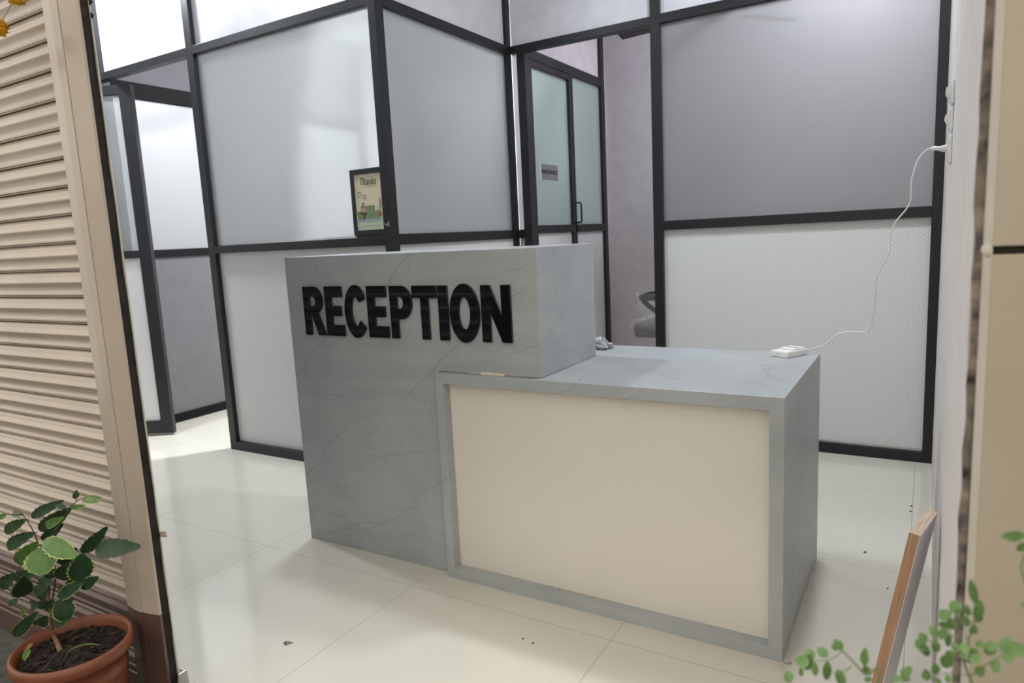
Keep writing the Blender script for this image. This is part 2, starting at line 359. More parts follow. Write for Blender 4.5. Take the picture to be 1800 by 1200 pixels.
# lintel and front walls over the shop opening
struct('wall_front', MB().box(-5.5, 0.6, -0.84, -0.72, 2.62, CEIL+0.5).box(-5.5, -3.3, -0.84, -0.72, 0, 2.62).build('wall_front', M['plaster']), 'shop front wall above and beside the shutter opening', 'wall')
struct('wall_opposite', MB().box(-9, 5, -9.2, -9.0, 0, 1.7).build('wall_opposite', M['street_wall']), 'building across the street facing the shop', 'wall')
# pillar cladding: grimy mortar gap, pale trim, beige panels with a dark groove
pil = thing('pillar_right', 'beige panelled pillar at the right edge beside the white wall', 'pillar', (0.6, -0.885, 0), kind='structure')
xg = [(at(1722, 0, 1, -0.87).x, at(1735.5, 0, 1, -0.87).x)]
g = MB()
pz = [i*0.04 for i in range(66)]
edge = [(random.uniform(-0.0022, 0.0022), random.uniform(-0.0015, 0.0015)) for _ in pz]
for i in range(len(pz)-1):
    (a0, b0), (a1, b1) = edge[i], edge[i+1]
    x0, x1 = XN-0.0005, XN+0.0085
    g.hexa([(x0+a0, -0.872, pz[i]), (x1+b0, -0.872, pz[i]), (x1+b0, -0.86, pz[i]), (x0+a0, -0.86, pz[i]), (x0+a1, -0.872, pz[i+1]), (x1+b1, -0.872, pz[i+1]), (x1+b1, -0.86, pz[i+1]), (x0+a1, -0.86, pz[i+1])])
bmesh.ops.remove_doubles(g.bm, verts=g.bm.verts[:], dist=1e-5)
g.build('mortar_joint', M['grime'], pil)
B('edge_trim', M['tile_edge'], pil, XN+0.008, XN+0.0165, -0.885, -0.86, 0, 2.6)
ZG = at(1760, 440, 1, -0.885).z
B('cladding_panel', M['tile_beige'], pil, XN+0.016, 1.6, -0.885, -0.86, 0, ZG-0.0045, 0.001)
B('cladding_panel', M['tile_beige'], pil, XN+0.016, 1.6, -0.885, -0.86, ZG+0.0045, 2.6, 0.001)
B('groove', M['groove'], pil, XN+0.014, 1.6, -0.878, -0.861, ZG-0.005, ZG+0.005, 0)
MB().box(0.601, 1.6, -0.859, -0.4, 0, 2.6).build('core', M['plaster'], pil)
MB().ball((XN+0.011, -0.884, ZG), 0.005, 2, (1, 0.5, 1.5), 0.2).build('filler', M['tile_edge'], pil)

# ------------------------------------------------------------------ glazed partitions
T0, T1, M0, M1, BT = 2.208, 2.25, 1.142, 1.184, 0.052
def win(n, label, loc): return thing('window_%d' % n, label, 'partition', loc, kind='structure')
fr = M['frame']
# 1: cabin front (parallel to the desk)
W1 = win(1, 'frosted glass partition with black frame behind the reception sign', (-2.5, YA, 0))
y0, y1 = YA, YA+0.05; yp = YA+0.026
for a, b, c in ((-4.07, -4.02, y1), (-3.19, -3.135, y1)): B('post', fr, W1, a, b, y0, c, 0, CEIL)
B('corner_post', fr, W1, -1.886, XB, y0, YA+0.06, 0, CEIL)
B('transom_rail', fr, W1, -4.02, -3.19, y0, y1, T0, T1); B('transom_rail', fr, W1, -3.135, -1.886, y0, y1, T0, T1)
B('middle_rail', fr, W1, -3.135, -1.886, y0, y1, M0, M1); B('bottom_rail', fr, W1, -3.135, -1.886, y0, y1, 0, BT)
B('frosted_pane', M['glass'], W1, -3.135, -1.886, yp, yp+0.005, M1, T0, 0)
B('patterned_panel', M['pattern'], W1, -3.135, -1.886, yp, yp+0.009, BT, M0, 0)
B('upper_panel', M['white_board'], W1, -4.02, -3.19, yp, yp+0.009, T1, CEIL, 0); B('upper_panel', M['white_board'], W1, -3.135, -1.886, yp, yp+0.009, T1, CEIL, 0)
MB().prism([(-2.80, M1), (-1.886, M1), (-1.886, M1+0.015), (-2.1, M1+0.013)], lambda x, z: (x, YA+0.021, z), lambda x, z: (x, YA+0.0255, z)).build('rail_glint_strip', M['white_plastic'], W1)  # white strip standing in for the bright reflection along the rail top
B('side_panel', M['white_board'], W1, -5.35, -4.07, yp, yp+0.009, 0, CEIL, 0)
sp = MB()
for k in range(16):                           # white paint splash on the corner post
    c = at(683+random.gauss(0, 2.6), 394+random.gauss(0, 2.8), 1, YA-0.0006); d = Vector((random.uniform(-1, 1), 0, random.uniform(-1, 1))).normalized()*random.uniform(0.003, 0.009); e = Vector((d.z, 0, -d.x))*0.16
    if -1.884 < c.x < -1.852: sp.face([c-d, c+e, c+d, c-e])
sp.build('paint_splash', M['white_plastic'], W1)
# 2: cabin side
W2 = win(2, 'frosted glass side partition going back from the black corner post', (XB, 1.3, 0))
x0, x1 = XB-0.045, XB; xp = XB-0.028
B('post', fr, W2, x0, x1, 1.85, 1.90, 0, CEIL)
B('transom_rail', fr, W2, x0, x1, YA+0.06, 1.85, T0, T1); B('middle_rail', fr, W2, x0, x1, YA+0.06, 1.85, M0, M1+0.008); B('bottom_rail', fr, W2, x0, x1, YA+0.06, 1.85, 0, BT)
B('frosted_pane', M['glass'], W2, xp, xp+0.005, YA+0.06, 1.85, M1+0.008, T0, 0); B('patterned_panel', M['pattern'], W2, xp, xp+0.009, YA+0.06, 1.85, BT, M0, 0)
B('upper_panel', M['white_board'], W2, xp, xp+0.009, YA+0.06, 1.85, T1, CEIL, 0)
# 3: narrow strip and the header over the rear doorway
W3 = win(3, 'black doorway header and narrow frosted strip left of the open doorway', (-1.4, YB, 0))
B('post', fr, W3, -1.802, -1.748, YB, YB+0.05, 0, T0)
B('header_rail', fr, W3, XB, -0.992, YB, YB+0.05, T0, T1); B('upper_panel', M['white_board'], W3, XB, -0.992, YB+0.024, YB+0.033, T1, CEIL, 0)
B('middle_rail', fr, W3, XB, -1.802, YB, YB+0.05, M0, M1+0.008)
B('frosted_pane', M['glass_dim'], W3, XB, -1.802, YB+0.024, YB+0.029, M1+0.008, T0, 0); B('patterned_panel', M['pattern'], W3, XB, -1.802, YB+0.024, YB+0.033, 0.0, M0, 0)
# 4: right rear partition
W4 = win(4, 'wide frosted glass partition with patterned lower board against the right wall', (-0.3, YB, 0))
B('post', fr, W4, -0.992, -0.94, YB, YB+0.05, 0, CEIL); B('post', fr, W4, 0.303, 0.345, YB, YB+0.05, 0, CEIL)
B('transom_rail', fr, W4, -0.94, 0.303, YB, YB+0.05, T0, T1+0.004); B('middle_rail', fr, W4, -0.94, 0.303, YB, YB+0.05, 1.147, 1.196); B('bottom_rail', fr, W4, -0.94, 0.303, YB, YB+0.05, 0, 0.05)
B('glazing_bead', M['steel'], W4, -0.94, 0.303, YB+0.012, YB+0.026, 0.05, 0.060)
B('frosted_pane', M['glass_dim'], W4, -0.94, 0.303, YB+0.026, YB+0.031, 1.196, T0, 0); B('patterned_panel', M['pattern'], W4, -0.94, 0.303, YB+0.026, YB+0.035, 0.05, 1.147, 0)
B('upper_panel', M['white_board'], W4, -0.94, 0.303, YB+0.026, YB+0.035, T1+0.004, CEIL, 0)
# 5: left side of the cabin, seen through the left doorway
W5 = win(5, 'frosted glass partition inside the left doorway with lower board darkened for shade', (-4.11, 1.9, 0))
x0, x1 = -4.155, -4.11
B('post', M['frame_shaded'], W5, x0, x1, YA+0.06, YA+0.11, 0, CEIL); B('post', M['frame_shaded'], W5, x0, x1, 3.05, 3.1, 0, CEIL)
B('transom_rail', M['frame_shaded'], W5, x0, x1, YA+0.11, 3.05, 2.15, 2.25); B('middle_rail', M['frame_shaded'], W5, x0, x1, YA+0.11, 3.05, M0-0.01, M1); B('bottom_rail', M['frame_shaded'], W5, x0, x1, YA+0.11, 3.05, 0, 0.06)
B('frosted_pane', M['glass'], W5, x0+0.02, x0+0.025, YA+0.11, 3.05, M1, 2.15, 0); B('patterned_panel', M['pattern_shaded'], W5, x0+0.02, x0+0.029, YA+0.11, 3.05, 0.06, M0-0.01, 0)
B('upper_panel', M['upper_board_shaded'], W5, x0+0.02, x0+0.029, YA+0.11, 3.05, 2.25, CEIL, 0)
# 6: partition with the maintenance door, seen through the rear doorway
XF = -1.748
W6 = win(6, 'narrow greenish frosted panel right of the maintenance door', (XF, 2.75, 0))
B('post', fr, W6, XF-0.045, XF, 2.985, 3.045, 0, CEIL)
B('transom_rail', fr, W6, XF-0.045, XF, 1.93, 2.985, 2.18, 2.236)
B('middle_rail', fr, W6, XF-0.045, XF, 2.50, 2.985, 1.165, 1.214); B('bottom_rail', fr, W6, XF-0.045, XF, 2.50, 2.985, 0, 0.06)
B('stile', fr, W6, XF-0.045, XF, 2.50, 2.515, 0, 2.18)
B('frosted_pane', M['glass_green'], W6, XF-0.026, XF-0.021, 2.515, 2.985, 1.214, 2.18, 0); B('patterned_panel', M['pattern'], W6, XF-0.03, XF-0.021, 2.515, 2.985, 0.06, 1.165, 0)
B('upper_panel', M['wall'], W6, XF-0.03, XF-0.021, 1.93, 2.985, 2.236, CEIL, 0)
B('end_panel', M['wall'], W6, XF-0.03, XF-0.021, 3.045, 3.1, 0, CEIL, 0)

# maintenance door leaf
D2 = thing('door_2', 'frosted glass door carrying the grey MAINTENANCE plate', 'door', (XF, 2.2, 0), kind='structure')
B('stile', fr, D2, XF-0.04, XF-0.002, 1.932, 1.965, 0.01, 2.178); B('stile', fr, D2, XF-0.04, XF-0.002, 2.462, 2.498, 0.01, 2.178)
B('top_rail', fr, D2, XF-0.04, XF-0.002, 1.965, 2.462, 2.145, 2.178); B('middle_rail', fr, D2, XF-0.04, XF-0.002, 1.965, 2.462, 1.165, 1.214); B('bottom_rail', fr, D2, XF-0.04, XF-0.002, 1.965, 2.462, 0.01, 0.09)
B('frosted_pane', M['glass_green'], D2, XF-0.026, XF-0.021, 1.965, 2.462, 1.214, 2.145, 0); B('patterned_panel', M['pattern'], D2, XF-0.03, XF-0.021, 1.965, 2.462, 0.09, 1.165, 0)
MB().tube([(XF-0.002, 2.478, 1.225), (XF+0.045, 2.478, 1.225), (XF+0.05, 2.478, 1.235), (XF+0.05, 2.478, 1.345), (XF+0.045, 2.478, 1.355), (XF-0.002, 2.478, 1.355)], 0.006, 8).build('handle', M['chair_black'], D2)
pl = B('name_plate', M['sign_silver'], D2, XF-0.0215, XF-0.016, 2.055, 2.283, 1.495, 1.588, 0.001)
B('plate_edge', M['white_plastic'], pl, XF-0.0215, XF-0.0145, 2.050, 2.058, 1.493, 1.590, 0)
text_mesh('lettering', 'MAINTENANCE', 0.036, M['ink'], pl, (XF-0.0157, 2.17, 1.541), (0, 1, 0), (0, 0, 1), bold=0.0012, squeeze=0.86)

# left door leaf, swung open in front of the partition
D1 = thing('door_1', 'open frosted glass door leaf beside the shutter guide', 'door', (-3.848, 0.79, 0.012), kind='structure')
D1.rotation_euler = (0, 0, math.atan2(-0.518, -0.855))
ORIGIN[D1.name] = Vector((0, 0, 0))          # its parts are written in the leaf's own axes: x away from the hinge
def BL(name, mt, a, b, c, d, bevel=0.0015, y=(-0.02, 0.02)): return MB().box(a, b, y[0], y[1], c, d).build(name, mt, D1, bevel=bevel)
BL('stile', fr, 0, 0.075, 0, 2.155); BL('stile', fr, 0.725, 0.80, 0, 2.155)
BL('top_rail', fr, 0.075, 0.725, 2.10, 2.155); BL('middle_rail', fr, 0.075, 0.725, 1.125, 1.172); BL('bottom_rail', fr, 0.075, 0.725, 0, 0.085)
BL('frosted_pane', M['glass'], 0.075, 0.725, 1.172, 2.10, 0, (-0.003, 0.003)); BL('patterned_panel', M['pattern'], 0.075, 0.725, 0.085, 1.125, 0, (-0.005, 0.005))

# ------------------------------------------------------------------ reception desk
W, D, H, HT = 1.095, 0.665, 0.72, 1.117
DK = thing('reception_desk', 'grey stone-laminate reception desk with black lettering and cream front panel', 'reception desk', (-0.9, 0.3, 0))
t = MB().prism([(-1.792, 0), (-W, 0), (-W, H+0.001), (-0.706, H+0.001), (-0.706, HT), (-1.792, HT)], lambda x, z: (x, 0.026, z), lambda x, z: (x, 0.436, z))
t.build('tall_counter', M['laminate'], DK, bevel=0.0012)
lw = MB()
ix0, ix1, iz0, iz1, yr = -W+0.030, -0.037, 0.034, H-0.036, 0.042
lw.face([(0, 0, 0), (0, D, 0), (0, D, H), (0, 0, H)]); lw.face([(-W, 0, 0), (-W, 0, H), (-W, D, H), (-W, D, 0)])
lw.face([(-W, 0, H), (0, 0, H), (0, D, H), (-W, D, H)]); lw.face([(-W, D, 0), (-W, D, H), (0, D, H), (0, D, 0)]); lw.face([(-W, 0, 0), (-W, D, 0), (0, D, 0), (0, 0, 0)])
O4 = [(-W, 0), (0, 0), (0, H), (-W, H)]; I4 = [(ix0, iz0), (ix1, iz0), (ix1, iz1), (ix0, iz1)]
for k in range(4):
    a, b, c, d = O4[k], O4[(k+1) % 4], I4[(k+1) % 4], I4[k]
    lw.face([(a[0], 0, a[1]), (b[0], 0, b[1]), (c[0], 0, c[1]), (d[0], 0, d[1])])
    lw.face([(d[0], 0, d[1]), (c[0], 0, c[1]), (c[0], yr, c[1]), (d[0], yr, d[1])])
bmesh.ops.remove_doubles(lw.bm, verts=lw.bm.verts[:], dist=1e-5)
LC = lw.build('low_counter', M['laminate'], DK, bevel=0.0012)
fp = B('front_panel', M['cream'], LC, ix0, ix1, yr-0.004, yr+0.004, iz0, iz1, 0)
sl = MB()
for k in range(46):                           # uneven sealant along the panel edges
    e = random.choice((0, 0, 1, 1, 2, 3)); u = random.random()
    c = {0: (ix0+0.001, iz0+u*(iz1-iz0)), 1: (ix1-0.001, iz0+u*(iz1-iz0)), 2: (ix0+u*(ix1-ix0), iz1-0.001), 3: (ix0+u*(ix1-ix0), iz0+0.001)}[e]
    l = random.uniform(0.008, 0.03); r = random.uniform(0.0012, 0.0028)
    sl.ball((c[0], yr-0.005, c[1]), 1, 1, (r, r, l) if e < 2 else (l, r, r), 0.2)
sl.build('sealant_bead', M['putty'], LC)['kind'] = 'stuff'
pt = MB()
for a, b, h in ((-0.93, -0.905, 0.0045), (-0.915, -0.87, 0.007), (-0.88, -0.835, 0.0055), (-0.99, -0.93, 0.002)):
    pt.ball(((a+b)/2, 0.0245, H+0.002), 1, 2, ((b-a)/2, 0.003, h), 0.12)
pt.build('putty_patch', M['putty'], DK)
MB().tube([(0.0012, 0.002, 0.002), (0.009, -0.003, 0.002), (0.018, -0.002, 0.002), (0.022, 0.003, 0.003), (0.015, 0.004, 0.004)], 0.0011, 6).build('loose_edge_strip', M['grey_plastic'], DK)

# letters: outlines in metres on the desk front
def arc(cx, cy, rx, ry, a0, a1, n=14):
    return [(cx+rx*math.cos(math.radians(a0+(a1-a0)*i/n)), cy+ry*math.sin(math.radians(a0+(a1-a0)*i/n))) for i in range(n+1)]
Z0, HL = 0.828, 0.179
def letter(ch, x0, x1, loops, z0=Z0, h=HL):
    cu = bpy.data.curves.new('letter', 'CURVE'); cu.dimensions = '2D'; cu.fill_mode = 'BOTH'; cu.extrude = 0.0035; cu.bevel_depth = 0.0007; cu.bevel_resolution = 1
    for lp in loops:
        s = cu.splines.new('POLY'); s.points.add(len(lp)-1); s.use_cyclic_u = True
        for p, q in zip(s.points, lp): p.co = (x0+q[0]*(x1-x0), z0+q[1]*h, 0, 1)
    tmp = bpy.data.objects.new('tmp', cu); COL.objects.link(tmp)
    me = bpy.data.meshes.new_from_object(tmp.evaluated_get(bpy.context.evaluated_depsgraph_get()))
    bpy.data.objects.remove(tmp); bpy.data.curves.remove(cu)
    o0 = ORIGIN[DK.name]
    for v in me.vertices: v.co = Vector((v.co.x, 0.0212-v.co.z, v.co.y)) - o0
    me.name = 'sign_letter'; me.materials.clear(); me.materials.append(M['black'])
    o = bpy.data.objects.new('sign_letter', me); COL.objects.link(o); o.parent = DK; ORIGIN[o.name] = o0
    o['label'] = 'glossy black capital letter ' + ch
    return o
Rl = [[(0, 0), (0.31, 0), (0.31, 0.40), (0.40, 0.40), (0.68, 0), (1.03, 0), (0.72, 0.43)] + arc(0.52, 0.715, 0.45, 0.285, -62, 90) + [(0, 1)],
      [(0.31, 0.60), (0.31, 0.80), (0.46, 0.80)] + arc(0.50, 0.70, 0.13, 0.10, 90, -90)[1:]]
El = [[(0, 0), (1.02, 0), (1.02, 0.215), (0.37, 0.215), (0.37, 0.405), (0.90, 0.405), (0.90, 0.605), (0.37, 0.605), (0.37, 0.79), (0.98, 0.79), (0.98, 1), (0, 1)]]
Cl = [arc(0.52, 0.5, 0.52, 0.525, 35, 322, 40) + arc(0.52, 0.5, 0.21, 0.29, 320, 40, 26)]
Cl[0][0] = (0.94, 0.745)
Pl = [[(0, 0), (0.33, 0), (0.33, 0.37), (0.45, 0.37)] + arc(0.52, 0.685, 0.47, 0.315, -80, 90) + [(0, 1)],
      [(0.33, 0.565), (0.33, 0.80), (0.44, 0.80)] + arc(0.47, 0.683, 0.15, 0.117, 90, -90)[1:]]
Tl = [[(0.345, 0), (0.66, 0), (0.66, 0.775), (1, 0.775), (1, 1), (0, 1), (0, 0.775), (0.345, 0.775)]]
Il = [[(0, 0), (1, 0), (1, 1), (0, 1)]]
Ol = [arc(0.5, 0.5, 0.5, 0.53, 0, 351, 40), arc(0.5, 0.5, 0.2, 0.295, 0, 351, 40)]
Nl = [[(0, 0), (0.29, 0), (0.29, 0.56), (0.69, 0), (1, 0), (1, 1), (0.70, 1), (0.70, 0.43), (0.31, 1), (0, 1)]]
for ch, a, b, lp in (('R', -1.701, -1.602, Rl), ('E', -1.590, -1.505, El), ('C', -1.494, -1.392, Cl), ('E', -1.385, -1.297, El), ('P', -1.281, -1.186, Pl), ('T', -1.183, -1.083, Tl), ('I', -1.075, -1.038, Il), ('O', -1.030, -0.916, Ol), ('N', -0.907, -0.800, Nl)):
    letter(ch, a, b, lp)

# ------------------------------------------------------------------ things on and around the desk
# white adapter box with its cord and plug
AD = thing('power_adapter', 'small white adapter box with thin white cord on the desk corner', 'adapter', (-0.09, 0.60, H))
c0 = Vector((-0.088, 0.602, H)); ang = math.radians(62); ux = Vector((math.cos(ang), math.sin(ang), 0)); uy = Vector((-math.sin(ang), math.cos(ang), 0))
def adbox(l0, l1, w0, w1, z0, z1, name, mt, bev=0.003):
    p = [c0+ux*a+uy*b+Vector((0, 0, z)) for z in (z0, z1) for a, b in ((l0, w0), (l1, w0), (l1, w1), (l0, w1))]
    return MB().hexa(p).build(name, mt, AD, bevel=bev)
body = adbox(-0.05, 0.05, -0.033, 0.033, 0, 0.021, 'body', M['white_plastic'], 0.004)
adbox(-0.012, 0.046, -0.027, 0.027, 0.0205, 0.026, 'raised_lid', M['white_plastic'], 0.003)
adbox(0.012, 0.018, -0.024, 0.020, 0.0255, 0.0268, 'label_slot', M['grey_plastic'], 0)
MB().tube([c0+ux*-0.0508+uy*0.004+Vector((0, 0, 0.012)), c0+ux*-0.049+uy*0.004+Vector((0, 0, 0.012))], 0.0022, 10).build('indicator_light', M['grey_plastic'], AD)
def sm(pts, n=10):            # smooth curve through points
    pts = [Vector(p) for p in pts]; out = []
    for i in range(len(pts)-1):
        p0, p1, p2, p3 = pts[max(i-1, 0)], pts[i], pts[i+1], pts[min(i+2, len(pts)-1)]
        for k in range(n):
            q = k/n
            out.append(0.5*((2*p1)+(p2-p0)*q+(2*p0-5*p1+4*p2-p3)*q*q+(-p0+3*p1-3*p2+p3)*q**3))
    out.append(pts[-1]); return out
start = c0+ux*0.066+uy*-0.024+Vector((0, 0, 0.0125))
cp = [(1450, 606, .625), (1464, 593, .61), (1480, 584.5, .6), (1503, 583, .59), (1522, 584, .58), (1530, 573, .57), (1537, 545, .56), (1539, 510, .55), (1541, 488, .545), (1549, 470, .54), (1560, 452, .53), (1565, 427, .53), (1566, 408, .525), (1576, 388, .52), (1594, 366, .515), (1601, 350, .51), (1601.5, 322, .505), (1608, 296, .5), (1616, 277, .5), (1628, 264, .5), (1640, 260.5, .5)]
cord_pts = [c0+ux*0.048+uy*-0.022+Vector((0, 0, 0.012)), start] + [at(u, v, 1, y) for u, v, y in cp]
plug_end = at(1652, 262, 1, .5)
MB().tube(sm(cord_pts+[plug_end]), 0.0021, 8).build('cord', M['cord'], AD)
MB().tube([at(1637, 260.5, 1, .5), at(1641, 260.5, 1, .5), at(1650, 261, 1, .5), Vector((XR-0.011, .5, at(1652, 262, 1, .5).z))], [0.003, 0.0065, 0.006, 0.012], 10).build('plug', M['white_plastic'], AD)
MB().tube([c0+ux*0.05+uy*-0.022+Vector((0, 0, 0.012)), c0+ux*0.066+uy*-0.022+Vector((0, 0, 0.013))], [0.0045, 0.003], 8).build('strain_relief', M['white_plastic'], AD)

# switch plates on the right wall
for i, (za, zb, lab) in enumerate(((1.444, 1.505, 'topmost of the three white switch plates on the right wall'), (1.375, 1.437, 'middle one of the three white switch plates on the right wall'), (1.290, 1.363, 'lowest of the three white switch plates, holding the plugged cord'))):
    s = thing('switch_plate', lab, 'switch', (XR, .5, za), 'switch plates on the right wall')
    B('plate', M['white_plastic'], s, XR-0.007, XR, .455, .545, za, zb, 0.003)
    zc = (za+zb)/2
    B('inner_frame', M['white_plastic'], s, XR-0.010, XR-0.007, .462, .538, za+0.008, zb-0.008, 0.002)
    if i < 2:
        for k, yy in enumerate((.470, .502)):
            MB().prism([(0, 0), (0.004, 0.0), (0.010+0.001*k, 0.016), (0.010, 0.026-0.004*i), (0, 0.03)], lambda a, b: (XR-0.0095-a, yy, zc-0.012+b), lambda a, b: (XR-0.0095-a, yy+0.028, zc-0.012+b)).build('rocker', M['white_plastic'], s, bevel=0.001)
    else:
        B('socket_face', M['white_plastic'], s, XR-0.012, XR-0.010, .475, .525, zc-0.016, zc+0.018, 0.002)

# thanks picture leaning on the rail
PF = thing('picture_frame', 'black framed THANKS print with a green sofa, standing on the partition rail', 'picture', (-1.965, YA+0.01, M1))
px0, px1, pz0, pz1, py = -2.078, -1.868, M1+0.010, M1+0.318, YA+0.003
fw_ = 0.024
MB().box(px0, px1, py, py+0.014, pz0, pz0+fw_).box(px0, px1, py, py+0.014, pz1-fw_, pz1).box(px0, px0+fw_*0.9, py, py+0.014, pz0+fw_, pz1-fw_).box(px1-fw_*0.9, px1, py, py+0.014, pz0+fw_, pz1-fw_).build('frame', M['chair_black'], PF, bevel=0.001)
B('foot_strip', M['chair_black'], PF, px0+0.012, px1-0.01, py+0.002, py+0.016, M1+0.0002, M1+0.0105, 0)
ax0, ax1, az0, az1 = px0+0.020, px1-0.020, pz0+0.022, pz1-0.022
pr = B('print', M['paper'], PF, ax0, ax1, py+0.005, py+0.009, az0, az1, 0)
layer = [0]
def art(name, mt, polys):
    layer[0] += 1; b = MB(); yy = py+0.0049-0.00012*layer[0]
    for poly in polys: b.face([(ax0+u*(ax1-ax0), yy, az0+v*(az1-az0)) for u, v in poly])
    return b.build(name, mt, pr, recalc=False)
def el(cx, cy, rx, ry, n=14): return [(cx+rx*math.cos(2*PI*k/n), cy+ry*math.sin(2*PI*k/n)) for k in range(n)]
def rect(a, b, c, d): return [(a, c), (b, c), (b, d), (a, d)]
art('lower_ground', M['paper_green'], [rect(0, 1, 0, 0.19)])
art('rug', M['print_blue'], [el(0.5, 0.185, 0.48, 0.045)])
art('sofa_drawing', M['sofa'], [rect(0.06, 0.86, 0.20, 0.333), rect(0.18, 0.70, 0.333, 0.435)])
art('sofa_arm_drawing', M['sofa'], [el(0.12, 0.30, 0.09, 0.05)])
art('sofa_arm_drawing', M['sofa'], [el(0.80, 0.30, 0.10, 0.05)])
art('trousers_drawing', M['brown'], [[(0.17, 0.33), (0.36, 0.34), (0.40, 0.29), (0.30, 0.20), (0.24, 0.20), (0.27, 0.28), (0.14, 0.29)]])
art('blouse_drawing', M['pink'], [[(0.20, 0.33), (0.36, 0.33), (0.37, 0.38), (0.32, 0.425), (0.25, 0.425), (0.18, 0.37)]])
art('hair_drawing', M['brown'], [[(0.24, 0.40), (0.235, 0.455), (0.26, 0.487), (0.30, 0.495), (0.335, 0.48), (0.345, 0.45), (0.32, 0.42), (0.28, 0.41)]])
art('face_drawing', M['skin'], [el(0.305, 0.45, 0.028, 0.024), rect(0.27, 0.33, 0.335, 0.355)])
art('leaf_drawing', M['print_leaf'], [[(0.90+0.02*math.cos(a), 0.36+h), (0.90+r*math.cos(a), 0.40+h+r*0.55*math.sin(a)), (0.90+0.03*math.cos(a+0.6), 0.375+h)] for a, r, h in ((0.4, 0.1, 0), (1.1, 0.13, .06), (1.9, 0.14, .1), (2.5, 0.14, .05), (2.9, 0.16, .0), (0.9, 0.1, .12), (2.2, 0.17, .13), (1.5, 0.1, .15), (2.7, 0.12, -.04), (0.2, .09, .05))] + [rect(0.89, 0.905, 0.31, 0.5)])
art('plant_pot_drawing', M['print_red'], [[(0.84, 0.30), (0.95, 0.30), (0.93, 0.235), (0.86, 0.235)]])
def ring(a, b, c, d, w): return [rect(a, b, c, c+w*0.6), rect(a, b, d-w*0.6, d), rect(a, a+w, c, d), rect(b-w, b, c, d)]
art('hung_frames_drawing', M['brown'], ring(0.12, 0.23, 0.60, 0.685, 0.014) + ring(0.30, 0.41, 0.56, 0.635, 0.014))
text_mesh('thanks_lettering', 'Thanks', 0.049, M['ink'], pr, ((ax0+ax1)/2+0.001, py+0.003, az0+0.855*(az1-az0)), (1, 0, 0), (0, 0, 1), shear=0.28, squeeze=0.74, bold=-0.0003)
art('small_print_line', M['ink'], [rect(0.27+k*0.085, 0.31+k*0.085, 0.756, 0.760) for k in range(6)])
art('bottom_print_line', M['ink'], [rect(0.17+k*0.055, 0.205+k*0.055, 0.078, 0.087) for k in range(13)])

# crumpled plastic behind the tall counter
b = MB()
for c, r, s in (((-0.752, 0.575, H+0.022), 0.028, (1.0, 1, 0.75)), ((-0.728, 0.595, H+0.012), 0.018, (1.2, 1, 0.6)), ((-0.735, 0.56, H+0.012), 0.018, (1.2, 1, 0.6))): b.ball(c, r, 3, s, 0.22)
for v in b.bm.verts: v.co.z = max(v.co.z, H+0.0006)
for f in b.bm.faces: f.smooth = False
tag(b.build('plastic_bag', mat('white_crumpled_film', (0.42, 0.42, 0.43), 0.25, var=0.5, scale=70, bump=1.0, bscale=120), loc=(-0.72, 0.6, H)), 'crumpled whitish plastic wrap lying on the low counter behind the tall block', 'plastic wrap')

# plywood board leaning on the right wall
zt = 0.50
Fr, Fl, Nl_, Nr = at(1647.7, 899, 2, zt), at(1629.5, 893.8, 2, zt), at(1598, 935, 2, zt), at(1617.3, 941.7, 2, zt)
bl = at(1531.7, 1200, 1, Nl_.y); sl_ = (bl-Nl_)/(Nl_.z-bl.z)*Nl_.z
dv = Vector((sl_.x, 0, -zt))
sh = min(0.0, (XR-0.0015) - max(Fr.x, Nr.x)); S = Vector((sh, 0, 0))
PB = thing('plywood_board', 'offcut of plywood with white laminate face leaning on the right wall', 'plywood board', (Nl_.x+dv.x, Nl_.y, 0))
PLY_N = tuple((-dv).cross(Fr-Nr).normalized())
M['ply'] = ply_mat()
MB().hexa([Nl_+dv+S, Nr+dv+S, Fr+dv+S, Fl+dv+S, Nl_+S, Nr+S, Fr+S, Fl+S]).build('plywood_core', M['ply'], PB, bevel=0.0006)
e = (Nr-Nl_).normalized()*0.0011
MB().hexa([Nr+dv+S+e*0.05, Nr+dv+S+e, Fr+dv+S+e, Fr+dv+S+e*0.05, Nr+S+e*0.05, Nr+S+e, Fr+S+e, Fr+S+e*0.05]).build('white_laminate', mat('white_laminate_sheet', (0.66, 0.64, 0.68), 0.3), PB)

# ------------------------------------------------------------------ roller shutter and its guide
SH = thing('roller_shutter', 'closed beige ribbed roller shutter with brown painted foot', 'roller shutter', (-2.3, YS, 0))
pitch = 0.0655; zref = 1.712
prof1 = [(0.0, -0.002), (0.018, -0.002), (0.03, 0.011), (0.075, 0.0125), (0.09, 0.0075), (0.105, 0.0115), (0.135, 0.0115), (0.15, 0.0085), (0.36, 0.009), (0.50, 0.0125), (0.56, 0.0152), (0.60, 0.0158), (0.63, 0.0150), (0.76, 0.0095), (0.80, 0.0085), (0.985, 0.0075)]
nsl = int((2.62-0.06)/pitch)+1; zb = zref - round((zref-0.075)/pitch)*pitch
pts = [(zb+(i+t_)*pitch, y_) for i in range(nsl) for t_, y_ in prof1]
pts = [p for p in pts if p[0] < 2.62]
sm_ = MB(); xs = (-3.35, -1.412)
va = [sm_.bm.verts.new((xs[0], YS+0.012-y_, z)) for z, y_ in pts]; vb = [sm_.bm.verts.new((xs[1], YS+0.012-y_, z)) for z, y_ in pts]
for i in range(len(pts)-1):
    f = sm_.bm.faces.new((va[i], vb[i], vb[i+1], va[i+1])); f.smooth = 0.0084 < pts[i][1] and (pts[i][0]-zb) % pitch > 0.14*pitch
sm_.build('curtain', M['shutter'], SH, recalc=False)
MB().box(-3.35, -1.418, YS-0.008, YS+0.02, 0.0, zb+0.001).build('bottom_bar', M['shutter'], SH, bevel=0.003)
